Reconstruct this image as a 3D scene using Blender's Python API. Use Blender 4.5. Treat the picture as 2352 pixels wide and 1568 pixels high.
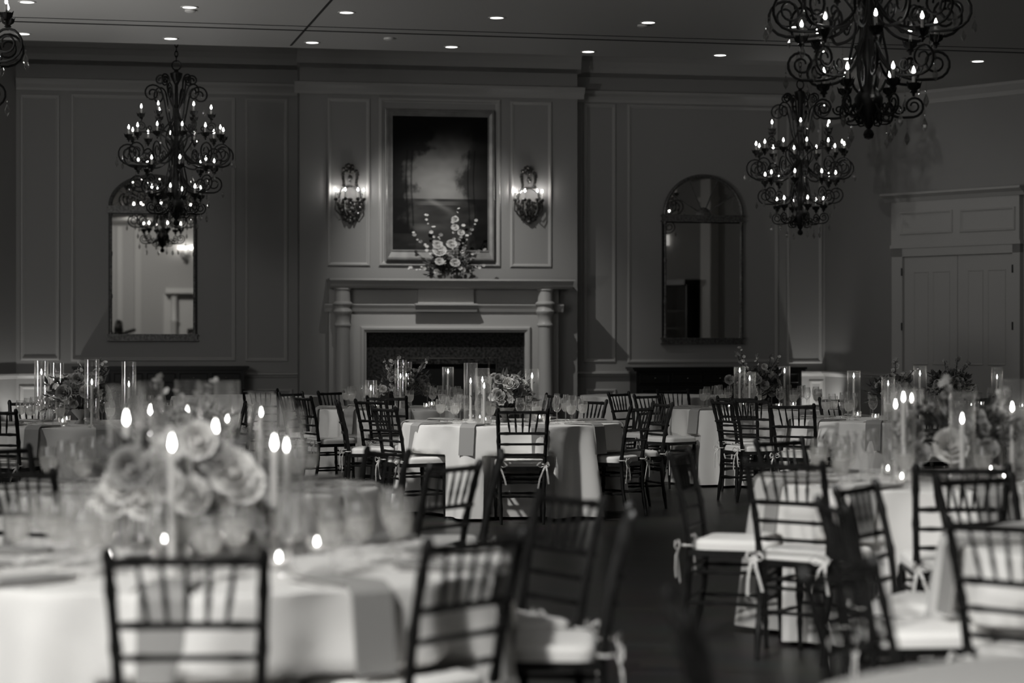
import bpy, math, random
from math import sin, cos, pi, sqrt, radians as R_
from mathutils import Vector, Matrix, Euler
random.seed(7)
S = bpy.context.scene
for o in list(bpy.data.objects): bpy.data.objects.remove(o, do_unlink=True)
COL = S.collection

# ------------------------------------------------------------------ camera
F = 4800.0; CX = 1176.0; HY = 784.0; HC = 1.45
cam_d = bpy.data.cameras.new('camera_view'); cam = bpy.data.objects.new('camera_view', cam_d); COL.objects.link(cam)
cam.location = (0, 0, HC); cam.rotation_euler = (pi/2, 0, 0)
cam_d.sensor_width = 36; cam_d.lens = 36*F/2352
cam_d.clip_start = 0.05; cam_d.clip_end = 200
cam_d.dof.use_dof = True; cam_d.dof.focus_distance = 19.5; cam_d.dof.aperture_fstop = 1.9
S.camera = cam
# ------------------------------------------------------------------ world, exposure
w = bpy.data.worlds.new('World'); S.world = w; w.use_nodes = True
w.node_tree.nodes['Background'].inputs[0].default_value = (0.9, 0.89, 0.86, 1)
w.node_tree.nodes['Background'].inputs[1].default_value = 0.02
S.view_settings.view_transform = 'Standard'; S.view_settings.look = 'None'
S.view_settings.exposure = 0.0; S.view_settings.gamma = 1.0; S.view_settings.use_curve_mapping = False
S.cycles.transparent_max_bounces = 40
# ------------------------------------------------------------------ lights
def light(name, kind, loc, target, power, **kw):
    d = bpy.data.lights.new(name, kind); d.energy = power; d.color = (1, .99, .965)
    for k, v in kw.items(): setattr(d, k, v)
    o = bpy.data.objects.new(name, d); COL.objects.link(o); o.location = loc
    o.rotation_euler = (Vector(target)-Vector(loc)).to_track_quat('-Z', 'Y').to_euler()
    return o
light('room_wash', 'AREA', (-5.2, -3.0, 3.7), (-5.0, 20.0, 1.8), 115, shape='RECTANGLE', size=3.4, size_y=2.6)  # unseen fill added behind the camera to lift the walls
light('ceiling_wash', 'SPOT', (-8.6, 19.0, 0.5), (-6.3, 21.6, 5.0), 700, spot_size=R_(72), spot_blend=1.0, shadow_soft_size=0.3)  # added lamp without fixture, brightens the left of the ceiling
light('wall_wash', 'SPOT', (-6.5, 13.0, 4.3), (-3.4, 31.2, 4.2), 800, spot_size=R_(46), spot_blend=1.0, shadow_soft_size=1.3)  # added fill for the left and middle of the far wall
light('ceiling_wash_far', 'SPOT', (-8.7, 14.0, 1.0), (0.5, 23.5, 5.0), 900, spot_size=R_(54), spot_blend=1.0, shadow_soft_size=0.3)  # second added ceiling fill, no fixture behind it
light('mantel_spot', 'SPOT', (-1.7, 28.3, 5.9), (-0.75, 31.8, 2.05), 560, spot_size=R_(54), spot_blend=1.0, shadow_soft_size=0.03)
light('right_uplight', 'SPOT', (4.78, 32.45, 0.16), (4.75, 33.0, 1.2), 20, spot_size=R_(120), spot_blend=0.6, shadow_soft_size=0.03)
light('left_uplight', 'SPOT', (-6.95, 30.35, 0.16), (-7.15, 30.8, 1.2), 16, spot_size=R_(120), spot_blend=0.6, shadow_soft_size=0.03)
light('door_fill', 'SPOT', (4.3, 24.2, 4.9), (6.3, 29.4, 1.6), 62, spot_size=R_(60), spot_blend=0.9, shadow_soft_size=0.2)  # fill spot added to brighten the door wall
light('rear_wall_fill', 'SPOT', (1.0, -3.5, 4.8), (3.0, -9.2, 2.6), 650, spot_size=R_(100), spot_blend=0.7, shadow_soft_size=0.3)  # unseen fill added so the rear wall reflects bright in the mirror
# spots added just below the ceiling to brighten each table, no fixtures modelled
for (x, y, pw) in ((-.93, 6.57, 2050), (-1.55, 9.85, 650), (-3.48, 17.45, 330), (-1.12, 21.6, 330), (-3.35, 26.3, 220), (0, 17.76, 1550), (2.55, 21.5, 110),
                   (3.38, 18.5, 360), (5.05, 21.6, 130), (2.15, 10.42, 880), (2.42, 7.2, 950), (1.42, 3.72, 1300), (1.78, 26.6, 240)):
    dx, dy = (1.7, 4.4) if pw == 2050 else (2.9, 3.4)
    light('table_fill', 'SPOT', (x-dx, y-dy, 4.95), (x, y, .55), pw, spot_size=R_(46), spot_blend=0.8, shadow_soft_size=0.22)

# ------------------------------------------------------------------ materials
TINT = (1.0, 0.985, 0.958)
MATS = {}
def mat(name, v, rough=0.6, metal=0.0, emit=0, spec=0.4, noise=None, bump=None, sheen=0):
    if name in MATS: return MATS[name]
    m = bpy.data.materials.new(name); m.use_nodes = True
    nt = m.node_tree; b = nt.nodes['Principled BSDF']
    c = (v*TINT[0], v*TINT[1], v*TINT[2], 1)
    b.inputs['Base Color'].default_value = c
    b.inputs['Roughness'].default_value = rough; b.inputs['Metallic'].default_value = metal
    b.inputs['Specular IOR Level'].default_value = spec
    if emit:
        b.inputs['Emission Color'].default_value = (1, .985, .955, 1); b.inputs['Emission Strength'].default_value = emit
    if sheen: b.inputs['Sheen Weight'].default_value = sheen
    if noise or bump:
        tc = nt.nodes.new('ShaderNodeTexCoord')
    if noise:
        sc, lo, hi = noise
        n = nt.nodes.new('ShaderNodeTexNoise'); n.inputs['Scale'].default_value = sc; n.inputs['Detail'].default_value = 6
        nt.links.new(tc.outputs['Object'], n.inputs['Vector'])
        r = nt.nodes.new('ShaderNodeValToRGB')
        r.color_ramp.elements[0].position = .35; r.color_ramp.elements[1].position = .65
        r.color_ramp.elements[0].color = (v*lo*TINT[0], v*lo*TINT[1], v*lo*TINT[2], 1)
        r.color_ramp.elements[1].color = (v*hi*TINT[0], v*hi*TINT[1], v*hi*TINT[2], 1)
        nt.links.new(n.outputs['Fac'], r.inputs['Fac']); nt.links.new(r.outputs['Color'], b.inputs['Base Color'])
    if bump:
        sc, st = bump
        n = nt.nodes.new('ShaderNodeTexNoise'); n.inputs['Scale'].default_value = sc; n.inputs['Detail'].default_value = 4
        nt.links.new(tc.outputs['Object'], n.inputs['Vector'])
        bp = nt.nodes.new('ShaderNodeBump'); bp.inputs['Strength'].default_value = st; bp.inputs['Distance'].default_value = .01
        nt.links.new(n.outputs['Fac'], bp.inputs['Height']); nt.links.new(bp.outputs['Normal'], b.inputs['Normal'])
    MATS[name] = m; return m
def glassmat(name, tcol, lo, hi, power=2.6, rough=0.03, diff=0.0):
    m = bpy.data.materials.new(name); m.use_nodes = True; nt = m.node_tree
    for n in list(nt.nodes): nt.nodes.remove(n)
    out = nt.nodes.new('ShaderNodeOutputMaterial'); mx = nt.nodes.new('ShaderNodeMixShader')
    tr = nt.nodes.new('ShaderNodeBsdfTransparent'); tr.inputs[0].default_value = (tcol, tcol, tcol, 1)
    gl = nt.nodes.new('ShaderNodeBsdfGlossy'); gl.inputs['Roughness'].default_value = rough
    df = nt.nodes.new('ShaderNodeBsdfTranslucent'); df.inputs[0].default_value = (.9, .89, .86, 1)
    d2 = nt.nodes.new('ShaderNodeBsdfDiffuse'); d2.inputs[0].default_value = (.9, .89, .86, 1)
    ad = nt.nodes.new('ShaderNodeMixShader'); ad.inputs[0].default_value = .5
    nt.links.new(df.outputs[0], ad.inputs[1]); nt.links.new(d2.outputs[0], ad.inputs[2])
    sf = nt.nodes.new('ShaderNodeMixShader'); sf.inputs[0].default_value = diff
    nt.links.new(gl.outputs[0], sf.inputs[1]); nt.links.new(ad.outputs[0], sf.inputs[2])
    lw = nt.nodes.new('ShaderNodeLayerWeight'); lw.inputs['Blend'].default_value = .5
    pw = nt.nodes.new('ShaderNodeMath'); pw.operation = 'POWER'; pw.inputs[1].default_value = power
    ml = nt.nodes.new('ShaderNodeMapRange'); ml.inputs['To Min'].default_value = lo; ml.inputs['To Max'].default_value = hi
    nt.links.new(lw.outputs['Facing'], pw.inputs[0]); nt.links.new(pw.outputs[0], ml.inputs['Value']); nt.links.new(ml.outputs[0], mx.inputs[0])
    nt.links.new(tr.outputs[0], mx.inputs[1]); nt.links.new(sf.outputs[0], mx.inputs[2])
    nt.links.new(mx.outputs[0], out.inputs[0]); MATS[name] = m; return m
M_wall = mat('wall_paint', .34, .55, bump=(60, .06))
M_ceil = mat('ceiling_paint', .50, .6, bump=(40, .05))
M_trim = mat('trim_paint', .46, .4)
M_mantel = mat('mantel_paint', .50, .4)
M_door = mat('door_paint', .50, .4)
M_black = mat('black_lacquer', .012, .35)
M_chair = mat('dark_mahogany', .009, .38, noise=(14, .6, 1.5), spec=.28)
M_cushion = mat('cushion_fabric', .8, .85, bump=(300, .15), sheen=.2)
M_ribbon = mat('ribbon_satin', .62, .5)
M_cloth = mat('linen', .74, .8, bump=(260, .12), sheen=.15)
M_napkin = mat('grey_napkin', .30, .85, bump=(300, .15))
M_iron = mat('wrought_iron', .012, .45, metal=.3)
M_candle = mat('candle_wax', .66, .5)
M_flame = mat('flame', .9, .5, emit=30)
M_bulb = mat('candle_bulb', .9, .4, emit=30)
M_sbulb = mat('sconce_bulb', .9, .4, emit=130)
M_can = mat('downlight_lens', .9, .5, emit=4.5)
M_canring = mat('downlight_ring', .6, .4)
M_glass = glassmat('clear_glass', .985, .09, .95, 2.2, .045, .35)
M_cyl = glassmat('hurricane_glass', .975, .07, .95, 2.6, .05, .35)
M_water = glassmat('water', .90, .42, .9, 2.0, .15, .8)
M_crystal = glassmat('crystal', .80, .3, .9, 1.5, .03, .15)
M_mirror = mat('mirror_glass', .86, .015, metal=1.0)
M_silver = mat('tarnished_silver_frame', .16, .45, metal=.6, noise=(30, .6, 1.3))
M_pframe = mat('painting_frame', .30, .38, metal=.35, noise=(8, .85, 1.1))
M_sconce = mat('antique_bronze', .20, .3, metal=.9, noise=(60, .3, 1.6))
M_granite = mat('granite', .035, .25, noise=(28, .25, 1.7))
M_firebox = mat('firebox_black', .004, .9)
M_brass = mat('polished_brass', .55, .15, metal=1.0)
M_rose = mat('white_petals', .62, .6)
M_pink = mat('mid_petals', .30, .6)
M_dkpet = mat('dark_petals', .12, .6)
M_leaf = mat('leaf', .055, .5, noise=(6, .6, 1.5))
M_stemm = mat('stem', .04, .6)
M_vase = mat('stone_vase', .26, .6)
M_metal = mat('silverware', .6, .18, metal=1.0)
M_dark = mat('dark_clothes', .015, .8)
M_skin = mat('skin', .32, .6)
M_hair = mat('hair', .01, .6)
M_handle = mat('black_door_hardware', .006, .4, metal=.3)
def floor_mat():
    m = bpy.data.materials.new('dark_wood_floor'); m.use_nodes = True; nt = m.node_tree; b = nt.nodes['Principled BSDF']
    tc = nt.nodes.new('ShaderNodeTexCoord'); br = nt.nodes.new('ShaderNodeTexBrick')
    mp = nt.nodes.new('ShaderNodeMapping'); mp.inputs['Rotation'].default_value = (0, 0, R_(12))
    nt.links.new(tc.outputs['Object'], mp.inputs[0]); nt.links.new(mp.outputs[0], br.inputs['Vector'])
    br.inputs['Scale'].default_value = 1; br.inputs['Brick Width'].default_value = 1.4; br.inputs['Row Height'].default_value = .12
    br.inputs['Mortar Size'].default_value = .003
    br.inputs['Color1'].default_value = (.020, .019, .018, 1); br.inputs['Color2'].default_value = (.034, .032, .030, 1); br.inputs['Mortar'].default_value = (.006, .006, .006, 1)
    n = nt.nodes.new('ShaderNodeTexNoise'); n.inputs['Scale'].default_value = 3; n.inputs['Detail'].default_value = 8
    nt.links.new(mp.outputs[0], n.inputs['Vector'])
    mm = nt.nodes.new('ShaderNodeMixRGB'); mm.blend_type = 'MULTIPLY'; mm.inputs[0].default_value = .6
    nt.links.new(br.outputs['Color'], mm.inputs[1]); nt.links.new(n.outputs['Color'], mm.inputs[2]); nt.links.new(mm.outputs[0], b.inputs['Base Color'])
    b.inputs['Roughness'].default_value = .38; b.inputs['Specular IOR Level'].default_value = .3
    return m
M_floor = floor_mat()

# ------------------------------------------------------------------ mesh builder
class MB:
    def __init__(s): s.v = []; s.f = []
    def add(s, vs, fs):
        n = len(s.v); s.v += [tuple(p) for p in vs]; s.f += [tuple(i+n for i in f) for f in fs]
    def box(s, x0, x1, y0, y1, z0, z1):
        s.add([(x0,y0,z0),(x1,y0,z0),(x1,y1,z0),(x0,y1,z0),(x0,y0,z1),(x1,y0,z1),(x1,y1,z1),(x0,y1,z1)],
              [(0,3,2,1),(4,5,6,7),(0,1,5,4),(1,2,6,5),(2,3,7,6),(3,0,4,7)])
    def rbox(s, x0, x1, y0, y1, z0, z1, r=.02, n=4):      # rounded pillow box (in plan) with eased top
        prof = []
        for k in range(n+1):
            a = pi/2*k/n; prof.append((r*(1-cos(a)), z1-r+r*sin(a)))
        rings = [(0, z0), *[(p[0], p[1]) for p in prof]]
        cr = min(.06, (x1-x0)/3)
        allv = []; m = None
        for ins, z in rings:
            ring = []
            for cxn, cyn, a0 in ((x1-cr, y1-cr, 0), (x0+cr, y1-cr, pi/2), (x0+cr, y0+cr, pi), (x1-cr, y0+cr, 3*pi/2)):
                for j in range(5):
                    a = a0+pi/2*j/4; rr = cr-ins
                    ring.append((cxn+rr*cos(a), cyn+rr*sin(a), z))
            m = len(ring); allv += ring
        fs = []
        for k in range(len(rings)-1):
            for j in range(m): fs.append((k*m+j, k*m+(j+1) % m, (k+1)*m+(j+1) % m, (k+1)*m+j))
        fs.append(tuple(range(m-1, -1, -1))); fs.append(tuple(range((len(rings)-1)*m, len(rings)*m)))
        s.add(allv, fs)
    def lathe(s, prof, n=16, cx=0, cy=0, cz=0, cap=True, M=None):
        vs = []; fs = []
        for r, z in prof:
            for j in range(n):
                a = 2*pi*j/n; vs.append((cx+r*cos(a), cy+r*sin(a), cz+z))
        for k in range(len(prof)-1):
            for j in range(n): fs.append((k*n+j, k*n+(j+1) % n, (k+1)*n+(j+1) % n, (k+1)*n+j))
        if cap:
            if prof[0][0] > 1e-5: fs.append(tuple(range(n-1, -1, -1)))
            if prof[-1][0] > 1e-5: fs.append(tuple(range((len(prof)-1)*n, len(prof)*n)))
        if M is not None: vs = [tuple(M @ Vector(p)) for p in vs]
        s.add(vs, fs)
    def tube(s, pts, rad, n=6, cap=True):
        pts = [Vector(p) for p in pts]; m = len(pts)
        if not hasattr(rad, '__len__'): rad = [rad]*m
        vs = []; fs = []; up = None
        for i, p in enumerate(pts):
            t = (pts[min(i+1, m-1)]-pts[max(i-1, 0)]); t = t.normalized() if t.length > 1e-9 else Vector((0, 0, 1))
            if up is None: up = Vector((0, 0, 1)) if abs(t.z) < .9 else Vector((1, 0, 0))
            u = (up-t*up.dot(t)); u = u.normalized() if u.length > 1e-6 else t.orthogonal().normalized()
            up = u; v = t.cross(u)
            for j in range(n):
                a = 2*pi*j/n; q = p+rad[i]*(cos(a)*u+sin(a)*v); vs.append(tuple(q))
        for k in range(m-1):
            for j in range(n): fs.append((k*n+j, k*n+(j+1) % n, (k+1)*n+(j+1) % n, (k+1)*n+j))
        if cap: fs.append(tuple(range(n-1, -1, -1))); fs.append(tuple(range((m-1)*n, m*n)))
        s.add(vs, fs)
    def ball(s, c, r, n=8, sz=1.0):
        prof = [(max(1e-6, r*sin(pi*k/n)), -r*sz*cos(pi*k/n)) for k in range(n+1)]
        s.lathe(prof, n+2, c[0], c[1], c[2], cap=False)
    def extr(s, prof, x0, x1):        # profile [(y,z)] closed polygon swept along x
        n = len(prof)
        vs = [(x0, y, z) for y, z in prof]+[(x1, y, z) for y, z in prof]
        fs = [(j, (j+1) % n, n+(j+1) % n, n+j) for j in range(n)]+[tuple(range(n-1, -1, -1)), tuple(range(n, 2*n))]
        s.add(vs, fs)
    def frame(s, x0, x1, z0, z1, w, d, y=0):      # mitred picture moulding in xz plane, y = wall surface, protrudes to -y
        prof = [(0, 0), (0, d*.6), (w*.25, d), (w*.55, d), (w*.8, d*.45), (w, d*.35), (w, 0)]
        vs = []; n = len(prof)
        for (cx, cz, sx, sz) in ((x0, z0, 1, 1), (x1, z0, -1, 1), (x1, z1, -1, -1), (x0, z1, 1, -1)):
            for a, b in prof: vs.append((cx+sx*a, y-b, cz+sz*a))
        fs = []
        for k in range(4):
            for j in range(n-1): fs.append((k*n+j, k*n+j+1, ((k+1) % 4)*n+j+1, ((k+1) % 4)*n+j))
        s.add(vs, fs)
    def mesh(s, name, m, smooth=False):
        me = bpy.data.meshes.new(name); me.from_pydata(s.v, [], s.f); me.update()
        import bmesh
        bm = bmesh.new(); bm.from_mesh(me); bmesh.ops.recalc_face_normals(bm, faces=bm.faces); bm.to_mesh(me); bm.free()
        if m: me.materials.append(m)
        if smooth:
            me.polygons.foreach_set('use_smooth', [True]*len(me.polygons))
            try: me.set_sharp_from_angle(angle=R_(40))
            except Exception: pass
        return me
    def obj(s, name, m, parent=None, smooth=False, loc=None, rot=None):
        o = bpy.data.objects.new(name, s.mesh(name, m, smooth)); COL.objects.link(o)
        if parent: o.parent = parent
        if loc: o.location = loc
        if rot: o.rotation_euler = rot
        return o
def inst(name, me, parent=None, loc=(0,0,0), rot=(0,0,0), sc=None):
    o = bpy.data.objects.new(name, me); COL.objects.link(o)
    if parent: o.parent = parent
    o.location = loc; o.rotation_euler = rot
    if sc: o.scale = sc if hasattr(sc, '__len__') else (sc, sc, sc)
    return o
def thing(name, label, cat, loc=(0,0,0), rz=0, group=None):
    o = bpy.data.objects.new(name, None); COL.objects.link(o); o.empty_display_size = .1
    o.location = loc; o.rotation_euler = (0, 0, rz); return tag(o, label, cat, group)
def tag(o, label, cat, group=None, kind=None):
    o['label'] = label; o['category'] = cat
    if group: o['group'] = group
    if kind: o['kind'] = kind
    return o
def struct(o): o['kind'] = 'structure'; return o
def copy_tree(o, parent=None):
    c = o.copy(); COL.objects.link(c)
    if parent: c.parent = parent
    for ch in list(KIDS.get(o.name, o.children)): copy_tree(ch, c)
    return c
KIDS = {}

# ------------------------------------------------------------------ wall frame
TH = R_(10.6); WC, WS = cos(TH), sin(TH); Y0 = 32.2
def wpt(a, p, z=0): return Vector((a*WC+p*WS, Y0+a*WS-p*WC, z))
def wpx(x, y, p):           # pixel -> (a, z) on the plane p in front of the wall
    k = (x-CX)/F; a = (k*(Y0-p*WC)-p*WS)/(WC-k*WS)
    Y = wpt(a, p).y; return a, HC-(y-HY)*Y/F
def wloc(o): o.location = (0, Y0, 0); o.rotation_euler = (0, 0, TH); return o
def ax(x, p=0): return wpx(x, HY, p)[0]
ntrim = [0]
def trim(mb, m=M_trim):
    ntrim[0] += 1
    return struct(wloc(mb.obj('trim_%d' % ntrim[0], m)))

# ------------------------------------------------------------------ structure
AL, AR = ax(37), ax(1895)
ZT = 6.1; ZS = 5.02
m = MB(); m.box(AL-.1, AR, 0, .3, 0, ZT); struct(wloc(m.obj('wall_back', M_wall)))
BP = .35; bL, bR = ax(688, BP), ax(1326, BP)
m = MB(); m.box(bL, bR, -BP, 0.02, 0, ZT); struct(wloc(m.obj('wall_chimney_breast', M_wall)))
def frame_px(x0, x1, y0, y1, p=0, w=.055, d=.03):
    (a0, za), (a1, zb) = wpx(x0, y0, p), wpx(x1, y1, p)
    zt = wpx((x0+x1)/2, y0, p)[1]; zb = wpx((x0+x1)/2, y1, p)[1]
    m = MB(); m.frame(a0, a1, zb, zt, w, d, -p); trim(m)
for q in ((47, 137, 217, 827), (163, 541, 219, 829), (563, 661, 226, 830), (1340, 1414, 238, 832), (1441, 1787, 243, 833), (1807, 1888, 248, 834)): frame_px(*q)
frame_px(752, 850, 225, 611, BP); frame_px(1172, 1267, 233, 614, BP)
frame_px(870, 1149, 226, 612, BP, .075, .04)
for q in ((592, 672, 893, 985), (1345, 1415, 893, 985), (1858, 1890, 873, 985), (45, 150, 885, 985)): frame_px(*q)
# cornice (lower) and cove
def sweep(prof, a0, a1):
    m = MB(); m.extr([(-p, z) for p, z in prof], a0, a1); return m
corn = lambda p: [(p, 5.16), (p+.03, 5.16), (p+.03, 5.2), (p+.06, 5.25), (p+.10, 5.29), (p+.10, 5.33), (p, 5.35)]
trim(sweep(corn(0), AL, bL-.005)); trim(sweep(corn(0), bR+.005, AR)); trim(sweep(corn(BP), bL-.08, bR+.1))
cove = lambda p: [(p, 5.55)]+[(p+.32*(1-cos(t*pi/12)), 5.62+.34*sin(t*pi/12)) for t in range(0, 7)]+[(p+.4, 5.96), (p+.4, ZT-.01), (p, ZT-.01)]
trim(sweep(cove(0), AL, bL-.005)); trim(sweep(cove(0), bR+.005, AR)); trim(sweep(cove(BP), bL-.04, bR+.06))
rail = lambda p: [(p, .90), (p+.03, .91), (p+.045, .94), (p+.085, .95), (p+.085, .975), (p+.05, .985), (p, .985)]
trim(sweep(rail(0), AL, bL-.005)); trim(sweep(rail(0), bR+.005, AR))
base = lambda p: [(p, 0), (p+.03, 0), (p+.03, .14), (p+.015, .17), (p, .17)]
for i, (a0, a1, p) in enumerate(((AL, bL-.005, 0), (bR+.005, AR, 0))):
    struct(wloc(sweep(base(p), a0, a1).obj(('baseboard_left', 'baseboard_right')[i], M_trim)))
# other walls as vertical slabs between plan points
def slab(name, p0, p1, z0, z1, th=.2, m_=M_wall):
    p0, p1 = Vector((*p0, 0)), Vector((*p1, 0)); d = (p1-p0); L = d.length
    m = MB(); m.box(0, L, 0, th, z0, z1)
    return struct(m.obj(name, m_, loc=p0, rot=(0, 0, math.atan2(d.y, d.x))))
PB0 = wpt(AR, 0); PB0 = (PB0.x, PB0.y); PB1 = (5.51, 30.3); PC1 = (9.6, 25.75)
slab('wall_alcove', PB0, PB1, 0, ZT)
slab('wall_door', PB1, PC1, 0, ZT)
slab('wall_right', PC1, (9.6, -9.6), 0, ZT)
PA = wpt(AL, 0)
slab('wall_left_near', (-9.4, -9.6), (-9.4, 24.0), 0, ZT)
slab('wall_left_far', (-9.4, 24.0), (PA.x, PA.y), 0, ZT)
slab('wall_front', (9.6, -8.0), (-9.4, -11.5), 0, ZT)
m = MB(); m.add([(-10,-12.5,0),(10.2,-12.5,0),(10.2,34.5,0),(-10,34.5,0),(-10,-12.5,-.1),(10.2,-12.5,-.1),(10.2,34.5,-.1),(-10,34.5,-.1)], [(0,1,2,3),(7,6,5,4),(0,4,5,1),(1,5,6,2),(2,6,7,3),(3,7,4,0)])
struct(m.obj('floor', M_floor))
# soffit ceiling
EP = 6.27
eL = wpt(-11.5, EP); eR = Vector((4.38, 26.8, 0))
poly = [(-10, -12.5), (10.2, -12.5), (10.2, 31), (7.2, 33.6), (5.3, 33.6), (PB0[0], PB0[1]), (eR.x, eR.y), (eL.x, eL.y)]
m = MB(); n = len(poly)
m.add([(x, y, ZS) for x, y in poly]+[(x, y, ZT+.1) for x, y in poly], [tuple(range(n)), tuple(range(2*n-1, n-1, -1))]+[(j, (j+1) % n, n+(j+1) % n, n+j) for j in range(n)])
struct(m.obj('ceiling', M_ceil))
m = MB(); m.box(-10, 8, 22, 34.5, ZT, ZT+.1); struct(m.obj('ceiling_tray', M_ceil))
# ceiling grooves: thin dark strips stand in for their shadow gaps
def cpt(x, y, z=ZS):
    s_ = (HY-y)/(z-HC); return Vector(((x-CX)/s_, F/s_, z))
def groove_strip(p, q, w, h, mt=M_ceil):
    ntrim[0] += 1; d = q-p; L = d.length; m = MB(); m.box(0, L, -w/2, w/2, -h, 0)
    struct(m.obj('trim_%d' % ntrim[0], mt, loc=p, rot=(0, 0, math.atan2(d.y, d.x))))
M_groove_shade = mat('groove_shade', .03, .8)
groove_strip(cpt(-60, 46), cpt(2420, 123), .05, .006, M_groove_shade)
groove_strip(cpt(-60, 36), cpt(2420, 114), .015, .006, M_groove_shade)
groove_strip(cpt(668, 104), cpt(765, -5), .022, .006, M_groove_shade)
# door-wall cornice & chair rail
def wall_trim(p0, p1, prof, mt=M_trim):
    ntrim[0] += 1; p0, p1 = Vector((*p0, 0)), Vector((*p1, 0)); d = p1-p0
    m = MB(); m.extr([(-p, z) for p, z in prof], 0, d.length); struct(m.obj('trim_%d' % ntrim[0], mt, loc=p0, rot=(0, 0, math.atan2(d.y, d.x))))
cprof = [(0, 4.84), (.03, 4.84), (.05, 4.9), (.12, 4.98), (.12, ZS-.001), (0, ZS-.001)]
wall_trim(PB1, PC1, cprof)
wall_trim(PB0, PB1, cprof); wall_trim(PB0, PB1, rail(0)); wall_trim((PA.x-1.35, PA.y-4.4), (PA.x, PA.y), rail(0))

# ------------------------------------------------------------------ downlights
me_can = MB(); me_can.lathe([(.072, -.004), (.072, .0)], 24); me_can = me_can.mesh('lens', M_can)
me_ring = MB(); me_ring.lathe([(.074, -.001), (.074, -.008), (.092, -.008), (.096, -.001)], 24, cap=False); me_ring = me_ring.mesh('trim_ring', M_canring, True)
cans = [(53,77,'by the left edge of the photo, far row'),(392,88,'above the far left chandelier, far row'),(717,97,'right of the ceiling seam, far row'),(1037,107,'above the painting, far row'),(1351,118,'above the right corner of the chimney breast, far row'),(1654,126,'left of the right-hand chandeliers, far row'),(1950,134,'seen through the big near chandelier, far row'),(2246,140,'alone near the right edge of the photo, far row'),
        (62,4,'at the top left, near row'),(435,16,'second from the left in the near row'),(796,28,'just right of the ceiling seam, near row'),(1141,40,'above the right sconce, near row'),(1489,51,'fifth from the left in the near row'),(1816,61,'inside the left scrolls of the big chandelier, near row')]
for x, y, d in cans:
    p = cpt(x, y); t = thing('recessed_downlight', 'small round recessed ceiling light %s' % d, 'ceiling light', (p.x, p.y, ZS))
    inst('lens', me_can, t); inst('trim_ring', me_ring, t)
for x, y in ((437, 23), (893, 87), (1476, 57)):
    p = cpt(x, y); m = MB(); m.lathe([(.06, 0), (.06, -.02), (.04, -.03), (0.001, -.032)], 16)
    tag(m.obj('ceiling_sensor', M_canring, loc=p, smooth=True), 'small round grey ceiling sensor %s' % {437: 'beside the second downlight of the near row', 893: 'between two downlights of the far row', 1476: 'beside the fifth downlight of the near row'}[x], 'sensor')

# ------------------------------------------------------------------ door
dv = Vector((PC1[0]-PB1[0], PC1[1]-PB1[1], 0)); dlen = dv.length; du = dv/dlen; dang = math.atan2(dv.y, dv.x)
def dpx(x, p=0):            # distance along the door wall for pixel column x
    k = (x-CX)/F; P = Vector((PB1[0], PB1[1], 0))+Vector((du.y, -du.x, 0))*p
    return (k*P.y-P.x)/(du.x-k*du.y)
def dz(x, y, p=0):
    P = Vector((PB1[0], PB1[1], 0))+Vector((du.y, -du.x, 0))*p+du*dpx(x, p); return HC-(y-HY)*P.y/F
def dobj(mb, name, mt, parent=None, smooth=False): return mb.obj(name, mt, parent, smooth)
droot = bpy.data.objects.new('door_1', None); COL.objects.link(droot); droot.location = (*PB1, 0); droot.rotation_euler = (0, 0, dang); struct(droot)
t0, t1 = dpx(2052, .05), dpx(2346, .05); zc0 = dz(2052, 570)
u0, uc, u1 = dpx(2077, .04), dpx(2200, .04), dpx(2330, .04); zd = dz(2077, 590)
m = MB()
m.box(t0, u0, -.09, 0, 0, zd+.12); m.box(u1, t1, -.09, 0, 0, zd+.12); m.box(t0, t1, -.09, 0, zd, zd+.12)
m.box(t0-.02, t1+.02, -.11, 0, zd+.12, zd+.17)
zo = dz(2050, 465, .1)
m.box(t0, t1, -.1, 0, zd+.17, zo)
m.frame(dpx(2068, .1), dpx(2188, .1), dz(2068, 540, .1), dz(2068, 488, .1), .04, .025, -.1)
m.frame(dpx(2206, .1), dpx(2332, .1), dz(2206, 534, .1), dz(2206, 481, .1), .04, .025, -.1)
m.extr([(0, zo), (-.12, zo), (-.16, zo+.05), (-.24, zo+.09), (-.24, zo+.12), (0, zo+.13)], t0-.1, t1+.1)
dobj(m, 'door_casing', M_door, droot)
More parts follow.
